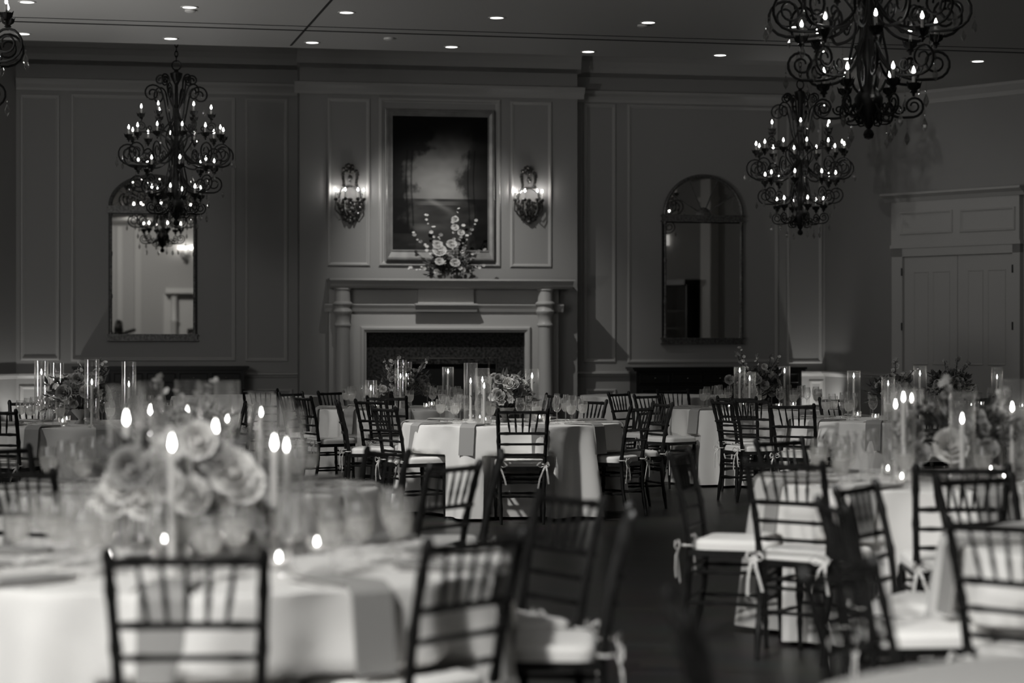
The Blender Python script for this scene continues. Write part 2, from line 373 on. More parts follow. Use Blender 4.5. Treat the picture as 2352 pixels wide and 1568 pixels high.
for i, (x0, x1, hx) in enumerate(((u0+.006, uc-.004, 2188), (uc+.004, u1-.006, 2212))):
    m = MB(); m.box(x0, x1, -.045, -.005, .01, zd-.006)
    w_ = x1-x0
    for fx0, fx1 in ((.18, .46), (.54, .86)):
        m.frame(x0+w_*fx0, x1-w_*(1-fx1), 1.12, zd-.22, .02, .012, -.045)
        m.frame(x0+w_*fx0, x1-w_*(1-fx1), .25, .75, .02, .012, -.045)
    leaf = dobj(m, 'door_leaf', M_door, droot)
    hx_ = dpx(hx, .05); sg = -1 if i == 0 else 1
    m = MB(); zt_, zb_ = dz(hx, 853, .05), dz(hx, 905, .05)
    m.lathe([(.0001, 0), (.024, 0), (.024, .012), (.0001, .012)], 12, M=Matrix.Translation((hx_, -.045, zt_-.024)) @ Matrix.Rotation(pi/2, 4, 'X'))
    m.lathe([(.0001, 0), (.024, 0), (.024, .012), (.0001, .012)], 12, M=Matrix.Translation((hx_, -.045, zb_+.024)) @ Matrix.Rotation(pi/2, 4, 'X'))
    m.box(hx_-.024, hx_+.024, -.057, -.045, zb_+.024, zt_-.024)
    zl = zb_+.09
    m.tube([(hx_, -.05, zl), (hx_, -.10, zl), (hx_+sg*.03, -.11, zl), (hx_+sg*.13, -.11, zl-.01)], .010, 6)
    hd = dobj(m, 'door_handle', M_handle, leaf); hd['label'] = 'black lever handle on long rounded plate'
    for hz in (dz(2077, 625), dz(2077, 750), .35):
        hxx = u0-.005 if i == 0 else u1+.005
        m = MB(); m.tube([(hxx, -.095, hz-.055), (hxx, -.095, hz+.055)], .012, 8)
        dobj(m, 'hinge', M_handle, droot)

# ------------------------------------------------------------------ fireplace
fp = thing('fireplace', 'large white classical fireplace surround with round columns against the chimney breast', 'fireplace', (0, Y0, 0), TH)
def zz(x, y, p): return wpx(x, y, p)[1]
ps = .88; zt = zz(1040, 640, ps); zb = zz(1040, 662, ps)
aL, aR = ax(760, ps), ax(1318, ps)
m = MB()
MZT = zt
prof = [(BP, zb), (ps-.1, zb), (ps-.06, zb+.03), (ps-.05, zb+.06), (ps-.01, zt-.04), (ps, zt-.035), (ps, zt), (BP, zt)]
m.extr([(-p, z) for p, z in prof], aL, aR); m.box(aL-.02, aR+.02, -ps-.015, -BP, zt-.028, zt)
m.obj('mantel_shelf', M_mantel, fp)
pe = .56                         # entablature face
eLa, eRa = ax(748, pe), ax(1290, pe)
z_l0, z_l1 = zz(1000, 716, pe), zz(1000, 698, pe)
m = MB()
gx0, gx1 = ax(838, pe), ax(1208, pe); gz = zz(1000, 757, pe)
m.box(eLa+.05, eRa-.05, -pe, -BP, gz, zb); m.box(eLa+.05, gx0, -pe, -BP, 0, gz); m.box(gx1, eRa-.05, -pe, -BP, 0, gz)
m.extr([(-pe+.0, z_l0), (-pe-.03, z_l0), (-pe-.05, z_l0+.05), (-pe-.08, z_l1-.02), (-pe-.08, z_l1), (-pe, z_l1+.01)], eLa-.02, eRa+.02)
m.obj('surround_panel', M_mantel, fp)
m = MB(); kx0, kx1 = ax(960, pe+.1), ax(1088, pe+.1)
m.box(kx0, kx1, -pe-.1, -pe, z_l0, zb)
m.extr([(-pe-.1, z_l0), (-pe-.13, z_l0), (-pe-.15, z_l0+.05), (-pe-.19, z_l1-.02), (-pe-.19, z_l1), (-pe-.1, z_l1+.01)], kx0-.05, kx1+.05)
m.obj('centre_tablet', M_mantel, fp)
for cxp in (787, 1252):
    pc = .70; a_ = ax(cxp, pc); m = MB()
    q = lambda y: zz(cxp, y, pc)
    m.lathe([(.15, 0), (.15, .1), (.13, .12), (.14, .15), (.118, .2), (.105, q(752)), (.108, q(750)), (.125, q(748)), (.125, q(745)), (.108, q(742)),
             (.105, q(735)), (.118, q(722)), (.14, q(719)), (.145, q(715)), (.13, q(712)), (.115, q(706)), (.118, q(702)), (.15, q(699)), (.15, q(696)), (.115, q(692)),
             (.112, zb-.03), (.13, zb-.02), (.13, zb)], 28, a_, -pc)
    m.obj('column', M_mantel, fp, smooth=True)
m = MB()
m.frame(gx0-.07, gx1+.07, -.2, gz+.05, .09, .05, -pe); m.obj('opening_casing', M_mantel, fp)
fx0, fx1 = ax(892, BP+.1), ax(1140, BP+.1); fz = zz(1000, 822, BP+.1)
m = MB(); p_ = BP+.08
m.box(gx0, fx0, -p_, -BP, 0, gz); m.box(fx1, gx1, -p_, -BP, 0, gz); m.box(fx0, fx1, -p_, -BP, fz, gz)
m.obj('stone_slip', M_granite, fp)['label'] = 'dark speckled granite facing'
m = MB(); m.box(fx0, fx1, -p_+.03, -BP-.001, 0, fz); m.obj('firebox', M_firebox, fp)  # shallow near-black panel fills the opening
m = MB(); pf = p_+.01
m.box(fx0, fx1, -pf-.012, -pf+.02, fz-.012, fz+.002); m.box(fx0-.006, fx0+.008, -pf-.012, -pf+.02, 0, fz); m.box(fx1-.008, fx1+.006, -pf-.012, -pf+.02, 0, fz)
m.obj('firebox_trim', M_brass, fp)
m = MB(); m.box(fx0+.012, fx1-.012, -pf-.008, -pf+.02, fz-.09, fz-.014); m.obj('firebox_hood', M_granite, fp)
fs_ = thing('fire_screen', 'brass edged fire screen standing in the fireplace opening', 'fire screen', (0, Y0, 0), TH)
for xx in (926, 1122):
    a_ = ax(xx, .62); m = MB(); m.box(a_-.012, a_+.012, -.66, -.64, 0, zz(xx, 826, .65)); m.ball((a_, -.65, zz(xx, 822, .65)), .022); m.obj('post', M_brass, fs_)
a0_, a1_ = ax(926, .65), ax(1122, .65)
m = MB(); m.box(a0_, a1_, -.652, -.648, .06, .30); m.obj('screen_mesh', M_black, fs_)
m = MB(); m.box(a0_, a1_, -.66, -.64, .3, .315); m.box(a0_, a1_, -.66, -.64, .045, .06); m.obj('rail', M_brass, fs_)

# ------------------------------------------------------------------ painting
pt = thing('landscape_painting', 'tall dark landscape painting in silvery frame above the mantel', 'painting', (0, Y0, 0), TH)
pa0, pz1 = wpx(885, 248, BP+.08); pa1 = ax(1138, BP+.08); pz0 = wpx(1010, 604, BP+.08)[1]
pz1 = wpx(1010, 250, BP+.08)[1]
fw = .10
m = MB(); m.box(pa0, pa1, -BP-.03, -BP, pz0, pz1); m.obj('backing', M_black, pt)
def fr2(x0, x1, z0, z1, bot, pr, y):
    m = MB(); vs = []; n = len(pr)
    for (cx_, cz_, sx, sz) in ((x0, z0, 1, 1), (x1, z0, -1, 1), (x1, z1, -1, -1), (x0, z1, 1, -1)):
        for a, b in pr:
            e = a*(bot if sz == 1 else 1); vs.append((cx_+sx*a, y-b, cz_+sz*e))
    m.add(vs, [(k*n+j, k*n+j+1, ((k+1) % 4)*n+j+1, ((k+1) % 4)*n+j) for k in range(4) for j in range(n-1)]); return m
m = fr2(pa0, pa1, pz0, pz1, 1.75, [(0, 0), (0, .035), (.018, .042), (.018, .085), (.03, .10), (.042, .10), (.048, .075), (.095, .055), (.10, .068), (.112, .068), (.118, .02)], -BP)
m.obj('picture_frame', M_pframe, pt)
cx0, cx1, cz0, cz1 = pa0+.115, pa1-.115, pz0+.2, pz1-.115
NX, NZ = 150, 210
from mathutils import noise as NZE
def ns(x, y, s, o=3): return NZE.fractal(Vector((x*s, y*s, 3.7)), 0.9, 2.0, o)
def smooth(a, b, x):
    t = max(0, min(1, (x-a)/(b-a))); return t*t*(3-2*t)
def paint(u, v):           # u 0..1 left-right, v 0..1 bottom-top
    g = math.exp(-((u-.55)/.42)**2)*math.exp(-((v-.47)/.27)**2)
    c = .004+.125*g
    c *= 1+.35*ns(u, v*2.2, 3)
    c *= (1-.75*smooth(.66, .98, v+.12*ns(u, v, 3)))
    if v < .385:            # land
        hz = .385+.015*sin(u*9)
        c = .018+.012*ns(u, v*4, 3)
        wy = smooth(.20, .36, v)
        cxr = .50+.12*sin((v-.2)*24)
        c += .045*wy*math.exp(-((u-cxr)/(.05+.08*(.36-v)))**2)
        if .335 < v < .365: c += .03*smooth(.2, .35, u)*(1-smooth(.6, .75, u))
        if .10 < v < .2: c += .032*math.exp(-((u-.33)/.14)**2)*math.exp(-((v-.165)/.03)**2)
    # trees
    lt = .17+.13*ns(v*1.2, .3, 5, 4)+.22*smooth(.62, .95, v)+.05*sin(v*17)
    tl = 1-smooth(lt-.05, lt+.09, u+.08*ns(u, v, 14, 4))
    rt = .86-.11*math.exp(-((v-.55)/.16)**2)-.05*ns(v, 5.2, 5, 4)
    tr_ = smooth(rt-.09, rt+.03, u+.08*ns(u, v, 13, 4))*(1-.6*smooth(.7, .8, v))
    c *= (1-.88*max(tl*(1 if v > .12 else .7), 0))*(1-.8*max(tr_, 0))
    for tx, w_ in ((.15, .010), (.205, .008), (.80, .006), (.86, .006)):
        if .18 < v < .75: c *= 1-.8*math.exp(-((u-tx-.01*sin(v*9))/w_)**2)
    return max(.0015, c)*2.4
vs, fs, cols = [], [], []
for j in range(NZ+1):
    for i in range(NX+1):
        u, v = i/NX, j/NZ; vs.append((cx0+(cx1-cx0)*u, -BP-.045, cz0+(cz1-cz0)*v)); cols.append(paint(u, v))
for j in range(NZ):
    for i in range(NX): k = j*(NX+1)+i; fs.append((k, k+1, k+NX+2, k+NX+1))
# a slab behind gives the canvas real thickness
me = bpy.data.meshes.new('canvas'); me.from_pydata(vs, [], fs); me.update()
ca = me.color_attributes.new('paint', 'FLOAT_COLOR', 'POINT')
for i, c in enumerate(cols): ca.data[i].color = (c*1.02, c, c*.96, 1)
mc = bpy.data.materials.new('oil_paint'); mc.use_nodes = True; nt = mc.node_tree; b = nt.nodes['Principled BSDF']
at = nt.nodes.new('ShaderNodeAttribute'); at.attribute_name = 'paint'; nt.links.new(at.outputs['Color'], b.inputs['Base Color']); b.inputs['Roughness'].default_value = .6; b.inputs['Specular IOR Level'].default_value = .15
me.materials.append(mc); inst('canvas', me, pt)
m = MB(); m.box(cx0-.01, cx1+.01, -BP-.044, -BP-.028, cz0-.01, cz1+.01); m.obj('stretcher', M_black, pt)

# ------------------------------------------------------------------ mirrors
def mirror(x0, x1, ytop, ymid, ybot, label):
    p = .03; a0, _ = wpx(x0, ymid, p); a1 = ax(x1, p); xm = (x0+x1)/2
    am = (a0+a1)/2; W = (a1-a0); z = lambda y: wpx(xm, y, p)[1]
    loc = wpt(am, p, z(ybot))
    t = thing('wall_mirror', label, 'mirror', loc, TH); H = z(ymid)-z(ybot); zt_ = z(ytop)-z(ybot); h = W/2
    fr = .055
    # local x along wall, y into the wall, z up; mirror tips very slightly forward
    m = MB(); m.box(-h+.03, h-.03, -.012, .0, .08, H-.02); g = m.obj('mirror_pane', M_mirror, t)
    g.location = (0, -.02, 0); g.rotation_euler = (R_(.275), 0, 0)
    # arch glass
    n = 24; rA = h-.05; zA = H+.11; ry = zt_-zA-.04
    vs = [(0, -.012, zA)]+[(rA*cos(pi*j/n), -.012, zA+ry*sin(pi*j/n)) for j in range(n+1)]
    vs2 = [(x, 0, zz_) for x, _, zz_ in vs]; N = len(vs)
    m = MB(); m.add(vs+vs2, [(0, j, j+1) for j in range(1, n+1)]+[(N, N+j+1, N+j) for j in range(1, n+1)]+[(j, N+j, N+j+1, j+1) for j in range(1, n+1)])
    g = m.obj('arch_pane', M_mirror, t); g.location = (0, -.02, 0); g.rotation_euler = (R_(.2), 0, 0)
    m = MB(); m.box(-h, h, -.015, .03, 0, H+.12); m.box(-rA, rA, -.015, .03, H+.12, H+.14); m.obj('backboard', M_black, t, loc=(0, 0, 0)).location = (0, .0, 0)
    for s_ in (-1, 1):
        m = MB(); xx = s_*(h-.035)
        m.lathe([(.024, .09), (.032, .1), (.03, .13), (.022, .15), (.02, H*.33), (.028, H*.34), (.028, H*.36), (.02, H*.37), (.02, H*.66), (.028, H*.67), (.028, H*.69), (.02, H*.7), (.019, H-.05), (.03, H-.03), (.03, H)], 10, xx, -.045)
        m.obj('side_column', M_silver, t, smooth=True)
    for z0_, nm in ((0, 'base_rail'), (H, 'middle_rail')):
        m = MB(); m.box(-h-.02, h+.02, -.07, .03, z0_, z0_+.02); m.box(-h, h, -.055, .03, z0_+.02, z0_+.085); m.box(-h-.02, h+.02, -.075, .03, z0_+.085, z0_+.105)
        k = int(W/.035)
        for j in range(k):
            xx = -h+.02+(W-.04)*(j+.5)/k; m.box(xx-.009, xx+.009, -.066, -.05, z0_+.026, z0_+.08)
        m.obj(nm, M_silver, t)
    m = MB()
    m.tube([((h-.03)*cos(pi*j/32), -.04, zA+(ry+.02)*sin(pi*j/32)) for j in range(33)], .03, 8)
    m.obj('arch_frame', M_silver, t, smooth=True)
    m = MB()
    for a in (33, 68, 112, 147): m.tube([(.09*cos(R_(a)), -.035, zA+.09*sin(R_(a))), (rA*cos(R_(a)), -.035, zA+ry*sin(R_(a)))], .013, 6)
    m.obj('spokes', M_silver, t)
    m = MB()
    for a, b in ((0, 33), (33, 68), (68, 112), (112, 147), (147, 180)):
        pts = []
        for j in range(9):
            q = R_(a+(b-a)*j/8); dip = 1-.2*sin(pi*j/8); pts.append((rA*dip*cos(q), -.033, zA+ry*dip*sin(q)))
        m.tube(pts, .008, 5)
    m.obj('swags', M_silver, t)
    m = MB(); m.lathe([(.0001, 0), (.12, 0), (.12, .03), (.07, .05), (.0001, .055)], 20, M=Matrix.Translation((0, -.02, zA)) @ Matrix.Rotation(pi/2, 4, 'X'))
    m.obj('rosette', M_silver, t, smooth=True)
    return t
mirror(249, 452, 402, 490, 783, 'tall arched wall mirror behind the left chandelier, reflecting a bright wall')
mirror(1521, 1706, 402, 510, 791, 'tall arched wall mirror with dark reflection right of the fireplace')

# ------------------------------------------------------------------ sideboards
def sideboard(x0, x1, ytop, label):
    p1 = .56; a0, a1 = ax(x0, p1), ax(x1, p1); zt_ = zz((x0+x1)/2, ytop, p1)
    loc = wpt((a0+a1)/2, 0.1, 0); t = thing('sideboard', label, 'sideboard', loc, TH); h = (a1-a0)/2
    m = MB(); m.box(-h, h, -.48, 0, zt_-.035, zt_); m.box(-h+.02, h-.02, -.465, 0, zt_-.06, zt_-.035); m.obj('top', M_black, t)
    m = MB(); m.box(-h+.07, h-.07, -.42, 0, .08, zt_-.06); m.box(-h+.05, h-.05, -.44, 0, 0, .1); m.obj('body', M_black, t)
    n = 5; w_ = (2*h-.2)/n
    me_d = MB(); me_d.box(.02, w_-.02, -.018, 0, 0, .16); me_d.frame(.03, w_-.03, .01, .15, .015, .01, -.018); me_d = me_d.mesh('drawer', M_black)
    me_p = MB(); me_p.box(.02, w_-.02, -.018, 0, 0, zt_-.44); me_p.frame(.05, w_-.05, .04, zt_-.48, .03, .012, -.018); me_p = me_p.mesh('cabinet_door', M_black)
    me_k = MB(); me_k.ball((0, -.035, 0), .014); me_k.tube([(0, 0, 0), (0, -.03, 0)], .006); me_k = me_k.mesh('knob', M_brass)
    for i in range(n):
        d = inst('drawer', me_d, t, (-h+.1+i*w_, -.42, zt_-.25)); inst('knob', me_k, d, (w_/2, 0, .08))
        d = inst('cabinet_door', me_p, t, (-h+.1+i*w_, -.42, .14)); inst('knob', me_k, d, (w_-.06, 0, (zt_-.44)/2))
    return t
sideboard(165, 572, 841, 'long black sideboard against the wall under the left mirror')
sideboard(1453, 1853, 843, 'long black sideboard against the wall under the right mirror')

# ------------------------------------------------------------------ uplights on the floor
for px_, d in (((4.78, 32.45), 'right'), ((-6.95, 30.35), 'left')):
    t = thing('floor_uplight', 'small black uplight on the floor washing the %s end of the far wall' % d, 'uplight', (*px_, 0))
    m = MB(); m.lathe([(.09, 0), (.09, .02), (.06, .03), (.06, .12), (.07, .14), (.065, .14), (.05, .11), (.001, .11)], 16); m.obj('housing', M_black, t, smooth=True)
    m = MB(); m.lathe([(.048, .112), (.048, .116), (.001, .117)], 16); m.obj('lens', M_can, t)

# ------------------------------------------------------------------ sconces
def sconce(cxp, label):
    p = BP; a_, zb_ = wpx(cxp, 512, p+.1); zt_ = wpx(cxp, 372 if cxp < 1000 else 378, p+.1)[1]; H = zt_-zb_
    t = thing('wall_sconce', label, 'wall lamp', wpt(a_, p, zb_), TH, 'pair of bronze sconces beside the painting')
    q = lambda f: f*H
    rr = random.Random(3)
    m = MB()                                     # crest
    for i in range(42):
        a = rr.uniform(0, pi); r = rr.uniform(0, .105); m.ball((r*cos(a)*1.05, -.03-rr.uniform(0, .05), q(.84)+r*sin(a)*1.15), rr.uniform(.014, .03), 5)
    for s_ in (-1, 1): m.tube([(s_*.07, -.05, q(.85)), (s_*.12, -.05, q(.83)), (s_*.13, -.05, q(.79)), (s_*.105, -.05, q(.79))], .014, 6)
    m.ball((0, -.05, q(.74)), .035, 6, 1.3); m.ball((0, -.05, q(.68)), .02, 6)
    m.obj('crest', M_sconce, t, smooth=True)
    m = MB()
    for s_ in (-1, 1):
        for d in (0, .022): m.tube([(s_*(.09+d), -.03, q(.82)), (s_*(.095+d), -.045, q(.74)), (s_*(.08+d), -.04, q(.66)), (s_*(.085+d), -.04, q(.6))], [.010, .012, .009, .014], 6)
        for i in range(9): m.ball((s_*(.10+.012*i+rr.uniform(-.01, .01)), -.06, q(.62-.02*i)+rr.uniform(-.01, .01)), .013, 5)
    m.obj('side_strap', M_sconce, t, smooth=True)
    m = MB(); m.tube([(.165*cos(pi*j/16)*1.0, -.06, q(.40)+q(.20)*sin(pi*j/16)) for j in range(17)], .014, 6)
    m.obj('hoop', M_sconce, t, smooth=True)
    m = MB()                                     # acanthus basket
    for i in range(150):
        f = rr.random(); a = rr.uniform(0, pi); wd = .035+.17*sqrt(f); zc = q(.03+.36*f)
        m.ball((wd*cos(a), -.02-.8*wd*sin(a)*rr.uniform(.7, 1), zc), rr.uniform(.012, .028), 4, rr.uniform(.8, 1.8))
    m.ball((0, -.06, q(.03)), .04, 6, 1.2); m.box(-.03, .03, -.03, 0, q(.1), q(.38))
    m.obj('basket', M_sconce, t, smooth=True)
    for k, (bx, by) in enumerate(((-.215, .07), (-.09, .21), (.0, .10), (.10, .21), (.20, .10))):
        m = MB(); m.tube([(bx*.3, -by*.5, q(.15)), (bx*.7, -by*.9-.02, q(.13)), (bx*1.05, -by, q(.22)), (bx, -by, q(.38))], .011, 6)
        m.lathe([(.01, 0), (.03, .02), (.034, .03), (.02, .05), (.014, .05)], 8, bx, -by, q(.36))
        arm = m.obj('candle_arm', M_sconce, t, smooth=True)
        hh = .13 if k != 2 else .0
        if k == 2: continue
        m = MB(); m.tube([(bx, -by, q(.38)), (bx, -by, q(.38)+hh)], .0115, 8); m.obj('candle_sleeve', M_candle, arm)
        m = MB(); m.lathe([(.005, 0), (.010, .01), (.009, .02), (.0001, .045)], 8, bx, -by, q(.38)+hh); m.obj('bulb', M_sbulb, arm, smooth=True)
    return t
sconce(805, 'antique bronze candle sconce left of the painting')
sconce(1216, 'antique bronze candle sconce right of the painting')

# ------------------------------------------------------------------ chandeliers
def bez(p0, p1, p2, p3, n=10):
    return [tuple((1-t)**3*a+3*(1-t)**2*t*b+3*(1-t)*t*t*c+t**3*d for a, b, c, d in zip(p0, p1, p2, p3)) for t in [i/n for i in range(n+1)]]
def spiral(c, R, a0, turns, shrink=.25, n=26, sgn=1):
    out = []
    for i in range(n+1):
        f = i/n; r = R*(1-(1-shrink)*f**.8); a = a0+sgn*f*turns*2*pi; out.append((c[0]+r*cos(a), c[1]+r*sin(a)))
    return out
def arm_mesh(start, c, R, nm, th):
    bot = (c[0], c[1]-R)
    mid1 = (start[0]+(c[0]-start[0])*.25, start[1]-(start[1]-bot[1])*1.15)
    path = bez(start, mid1, (c[0]-R*1.3, c[1]-R*1.02), bot, 10)[:-1]+spiral(c, R, -pi/2, 1.75)
    m = MB(); m.tube([(r, 0, z) for r, z in path], [th*(1-.35*i/len(path)) for i in range(len(path))], 6)
    m.tube([(r, 0, z) for r, z in spiral((c[0]-R*1.35, c[1]-R*.25), R*.55, pi*.1, 1.3, .3, 16, -1)], th*.7, 5)
    zt_ = c[1]+R
    m.lathe([(.008, -.01), (.012, .01), (.03, .02), (.02, .035), (.04, .06), (.05, .085), (.03, .08), (.014, .09)], 8, c[0], 0, zt_)
    for a in range(5): m.tube([(c[0], 0, zt_+.03), (c[0]+.04*cos(a*1.26), .04*sin(a*1.26), zt_+.06), (c[0]+.06*cos(a*1.26), .06*sin(a*1.26), zt_+.1)], [.01, .012, .002], 4)
    return m.mesh(nm, M_iron, True), c[0], zt_+.09
def crystal_mesh():
    m = MB(); m.lathe([(.0001, .045), (.006, .04), (.006, .03), (.0001, .028)], 6); m.lathe([(.0001, .022), (.009, .0), (.022, -.035), (.018, -.055), (.0001, -.085)], 6); m.tube([(0, 0, .05), (0, 0, .10)], .0015, 3)
    return m.mesh('crystal_drop', M_crystal)
def chandelier_proto(label):
    t = thing('chandelier', label, 'chandelier', (0, 0, 0), 0)
    m = MB()
    m.lathe([(.0001, 0), (.03, .012), (.04, .04), (.03, .065), (.014, .08), (.03, .1), (.06, .16), (.10, .25), (.105, .30), (.07, .36), (.035, .40), (.03, .52), (.05, .6), (.06, .7), (.035, .8), (.028, .95), (.05, 1.0), (.05, 1.05), (.03, 1.1), (.03, 1.35), (.05, 1.4), (.05, 1.44), (.026, 1.5), (.022, 1.8), (.07, 1.9), (.08, 1.95), (.03, 1.97), (.02, 2.0)], 14)
    m.obj('stem', M_iron, t, smooth=True)
    tiers = [((.05, 1.02), (.44, 1.27), .075, 6, .0, .011), ((.05, 1.02), (.60, .92), .15, 12, .13, .013), ((.05, .72), (.48, .55), .115, 8, .1, .012), ((.05, .36), (.32, .24), .08, 6, .3, .010)]
    mc_ = MB(); mc_.tube([(0, 0, 0), (0, 0, .085)], .0125, 8); me_c = mc_.mesh('candle_sleeve', M_candle)
    mb_ = MB(); mb_.lathe([(.005, 0), (.0125, .012), (.011, .026), (.0001, .055)], 8); me_b = mb_.mesh('bulb', M_bulb, True)
    me_x = crystal_mesh(); rr = random.Random(5)
    for st, c, R, n, off, th in tiers:
        me_a, cr, cz = arm_mesh(st, c, R, 'scroll_arm', th)
        for k in range(n):
            a = off+2*pi*k/n
            arm = inst('scroll_arm', me_a, t, (0, 0, 0), (0, 0, a))
            cs = inst('candle_sleeve', me_c, arm, (cr, 0, cz-.02)); inst('bulb', me_b, arm, (cr, 0, cz+.065))
            for (xr, xz) in ((c[0]+R, c[1]-.10), (c[0]-R*.6, c[1]-R-.12)):
                if rr.random() < .75: inst('crystal_drop', me_x, arm, (xr, rr.uniform(-.02, .02), xz), (0, 0, rr.random()*3))
    # upper scrolls
    def up(start, c, R, nm, th):
        path = bez(start, (start[0]+.10, start[1]+.16), (c[0]-R*1.25, c[1]-R*.6), (c[0]-R, c[1]), 8)[:-1]+spiral(c, R, pi, 1.6, .25, 26, -1)
        m = MB(); m.tube([(r, 0, z) for r, z in path], th, 6); return m.mesh(nm, M_iron, True)
    for st, c, R, n, off, th in (((.03, 1.15), (.31, 1.68), .13, 6, .26, .011), ((.03, 1.5), (.20, 1.86), .075, 8, .0, .011)):
        me_a = up(st, c, R, 'crown_scroll', th)
        for k in range(n):
            sc_ = inst('crown_scroll', me_a, t, (0, 0, 0), (0, 0, off+2*pi*k/n))
            if rr.random() < .7: inst('crystal_drop', me_x, sc_, (c[0]+R*.4, 0, c[1]-R-.06))
    m = MB()
    for k in range(6):
        a = k*pi/3+.2
        path = bez((.04, .3), (.30, .55), (-.05, .8), (.17, 1.02), 10)+bez((.17, 1.02), (.3, 1.2), (.04, 1.3), (.04, 1.42), 8)
        m.tube([(r*cos(a), r*sin(a), z) for r, z in path], .010, 5)
        path = spiral((.13, .16), .05, -pi/2, 1.3, .3, 16); m.tube([(r*cos(a), r*sin(a), z) for r, z in [(.05, .2), (.08, .11)]+path], .007, 5)
    m.obj('cage', M_iron, t, smooth=True)
    m = MB(); m.tube([(.055*cos(2*pi*j/16), 0, 2.05+.06*sin(2*pi*j/16)) for j in range(17)], .009, 5); m.obj('ring', M_iron, t, smooth=True)
    return t
def chain_mesh(L):
    m = MB(); z = 2.10; k = 0
    while z < 2.10+L-.05:
        pts = []
        for j in range(11):
            a = 2*pi*j/10; x = .02*cos(a); zz_ = z+.035+.042*sin(a); pts.append((x, 0, zz_) if k % 2 else (0, x, zz_))
        m.tube(pts, .0065, 4, cap=False); z += .062; k += 1
    m.lathe([(.08, 2.10+L), (.08, 2.09+L), (.05, 2.06+L), (.02, 2.03+L)], 16)
    return m.mesh('chain', M_iron, True)
proto = chandelier_proto('ornate black wrought iron chandelier hanging in front of the left mirror')
def place_chand(o, px_, s, z0, rz, ztop, label=None):
    o.location = ((px_-CX)/s, F/s, z0); o.rotation_euler = (0, 0, rz)
    if label: o['label'] = label
    inst('chain', chain_mesh(ztop-z0-2.10), o)
specs = [(405, 180, 2.92, .15, ZT, None), (1838, 169, 2.89, .4, ZT, 'farther and smaller looking iron chandelier right of the right mirror'),
         (1995, 318, 2.905, .62, ZS, 'nearest iron chandelier cropped by the top right of the photo'), (-156, 289, 2.90, .33, ZS, 'iron chandelier cut off by the left edge, only its right scrolls showing')]
chs = [proto]+[copy_tree(proto) for _ in range(3)]
for o, sp in zip(chs, specs): place_chand(o, *sp)
# ------------------------------------------------------------------ chiavari chair
def chair_parts():
    P = []
    def post(s_):
        # leaning turned post from the floor to the top
        path = [(s_*.168, -.005, 0), (s_*.175, .035, .25), (s_*.18, .045, .46), (s_*.188, .015, .66), (s_*.196, -.03, .84), (s_*.199, -.055, .925)]
        pts = []; rad = []
        for i in range(len(path)-1):
            a, b = path[i], path[i+1]
            for k in range(6):
                f = k/6; pts.append(tuple(a[j]+(b[j]-a[j])*f for j in range(3)))
        pts.append(path[-1]); n = len(pts)
        for i, p in enumerate(pts):
            r = .0155 if p[2] > .08 else .0115+.05*p[2]
            if i % 5 == 3: r *= 1.22
            rad.append(r)
        rad[-1] = .010; rad[-2] = .017
        m = MB(); m.tube(pts, rad, 8); return m.mesh('back_post', M_chair, True)
    P.append(('back_post', post(-1))); P.append(('back_post', post(1)))
    def backy(z): return .045-(z-.46)*.215 if z > .46 else .045
    def halfw(z): return .18+(z-.46)*.043
    def rail(z, r):
        h = halfw(z); m = MB(); y = backy(z)
        pts = [(-h+2*h*i/12, y-.004, z) for i in range(13)]
        m.tube(pts, [r*(1.25 if i in (2, 10) else 1) for i in range(13)], 6); return m.mesh('back_rail', M_chair, True)
    for z, r in ((.889, .013), (.722, .011), (.636, .0095), (.552, .0095)): P.append(('back_rail', rail(z, r)))
    for k in range(5):
        f = (k-2)/2.0
        m = MB(); x0, x1 = f*.10, f*.125
        pts = [(x0+(x1-x0)*i/8, backy(.722+.167*i/8)-.004, .722+.167*i/8) for i in range(9)]
        m.tube(pts, [.0055, .0065, .0075, .0095, .0075, .008, .0065, .006, .0055], 6); P.append(('spindle', m.mesh('spindle', M_chair, True)))
    m = MB(); m.box(-.195, .195, .04, .43, .425, .455); P.append(('seat_frame', m.mesh('seat_frame', M_chair)))
    for s_ in (-1, 1):
        m = MB(); n = 14
        m.tube([(s_*(.185+.004*i/n), .405+.012*(1-i/n), .44*i/n) for i in range(n+1)], [(.011+.006*i/n)*(1.25 if i in (4, 8, 12) else 1) for i in range(n+1)], 8)
        P.append(('front_leg', m.mesh('front_leg', M_chair, True)))
    def st(a, b, r=.0085):
        m = MB(); m.tube([tuple(a[j]+(b[j]-a[j])*i/8 for j in range(3)) for i in range(9)], [r*(1.35 if i in (2, 6) else 1) for i in range(9)], 6)
        P.append(('stretcher', m.mesh('stretcher', M_chair, True)))
    for z in (.37, .33): st((-.185, .41, z), (.185, .41, z)); st((-.178, .04, z), (.178, .04, z))
    for s_ in (-1, 1):
        for z in (.35, .20): st((s_*.177, .04, z), (s_*.186, .41, z))
    st((-.185, .412, .22), (.185, .412, .22)); st((-.174, .03, .22), (.174, .03, .22))
    return P
CH = chair_parts()
m = MB(); m.rbox(-.20, .20, .065, .45, .456, .505, .025, 5); me_cush = m.mesh('cushion', M_cushion, True)
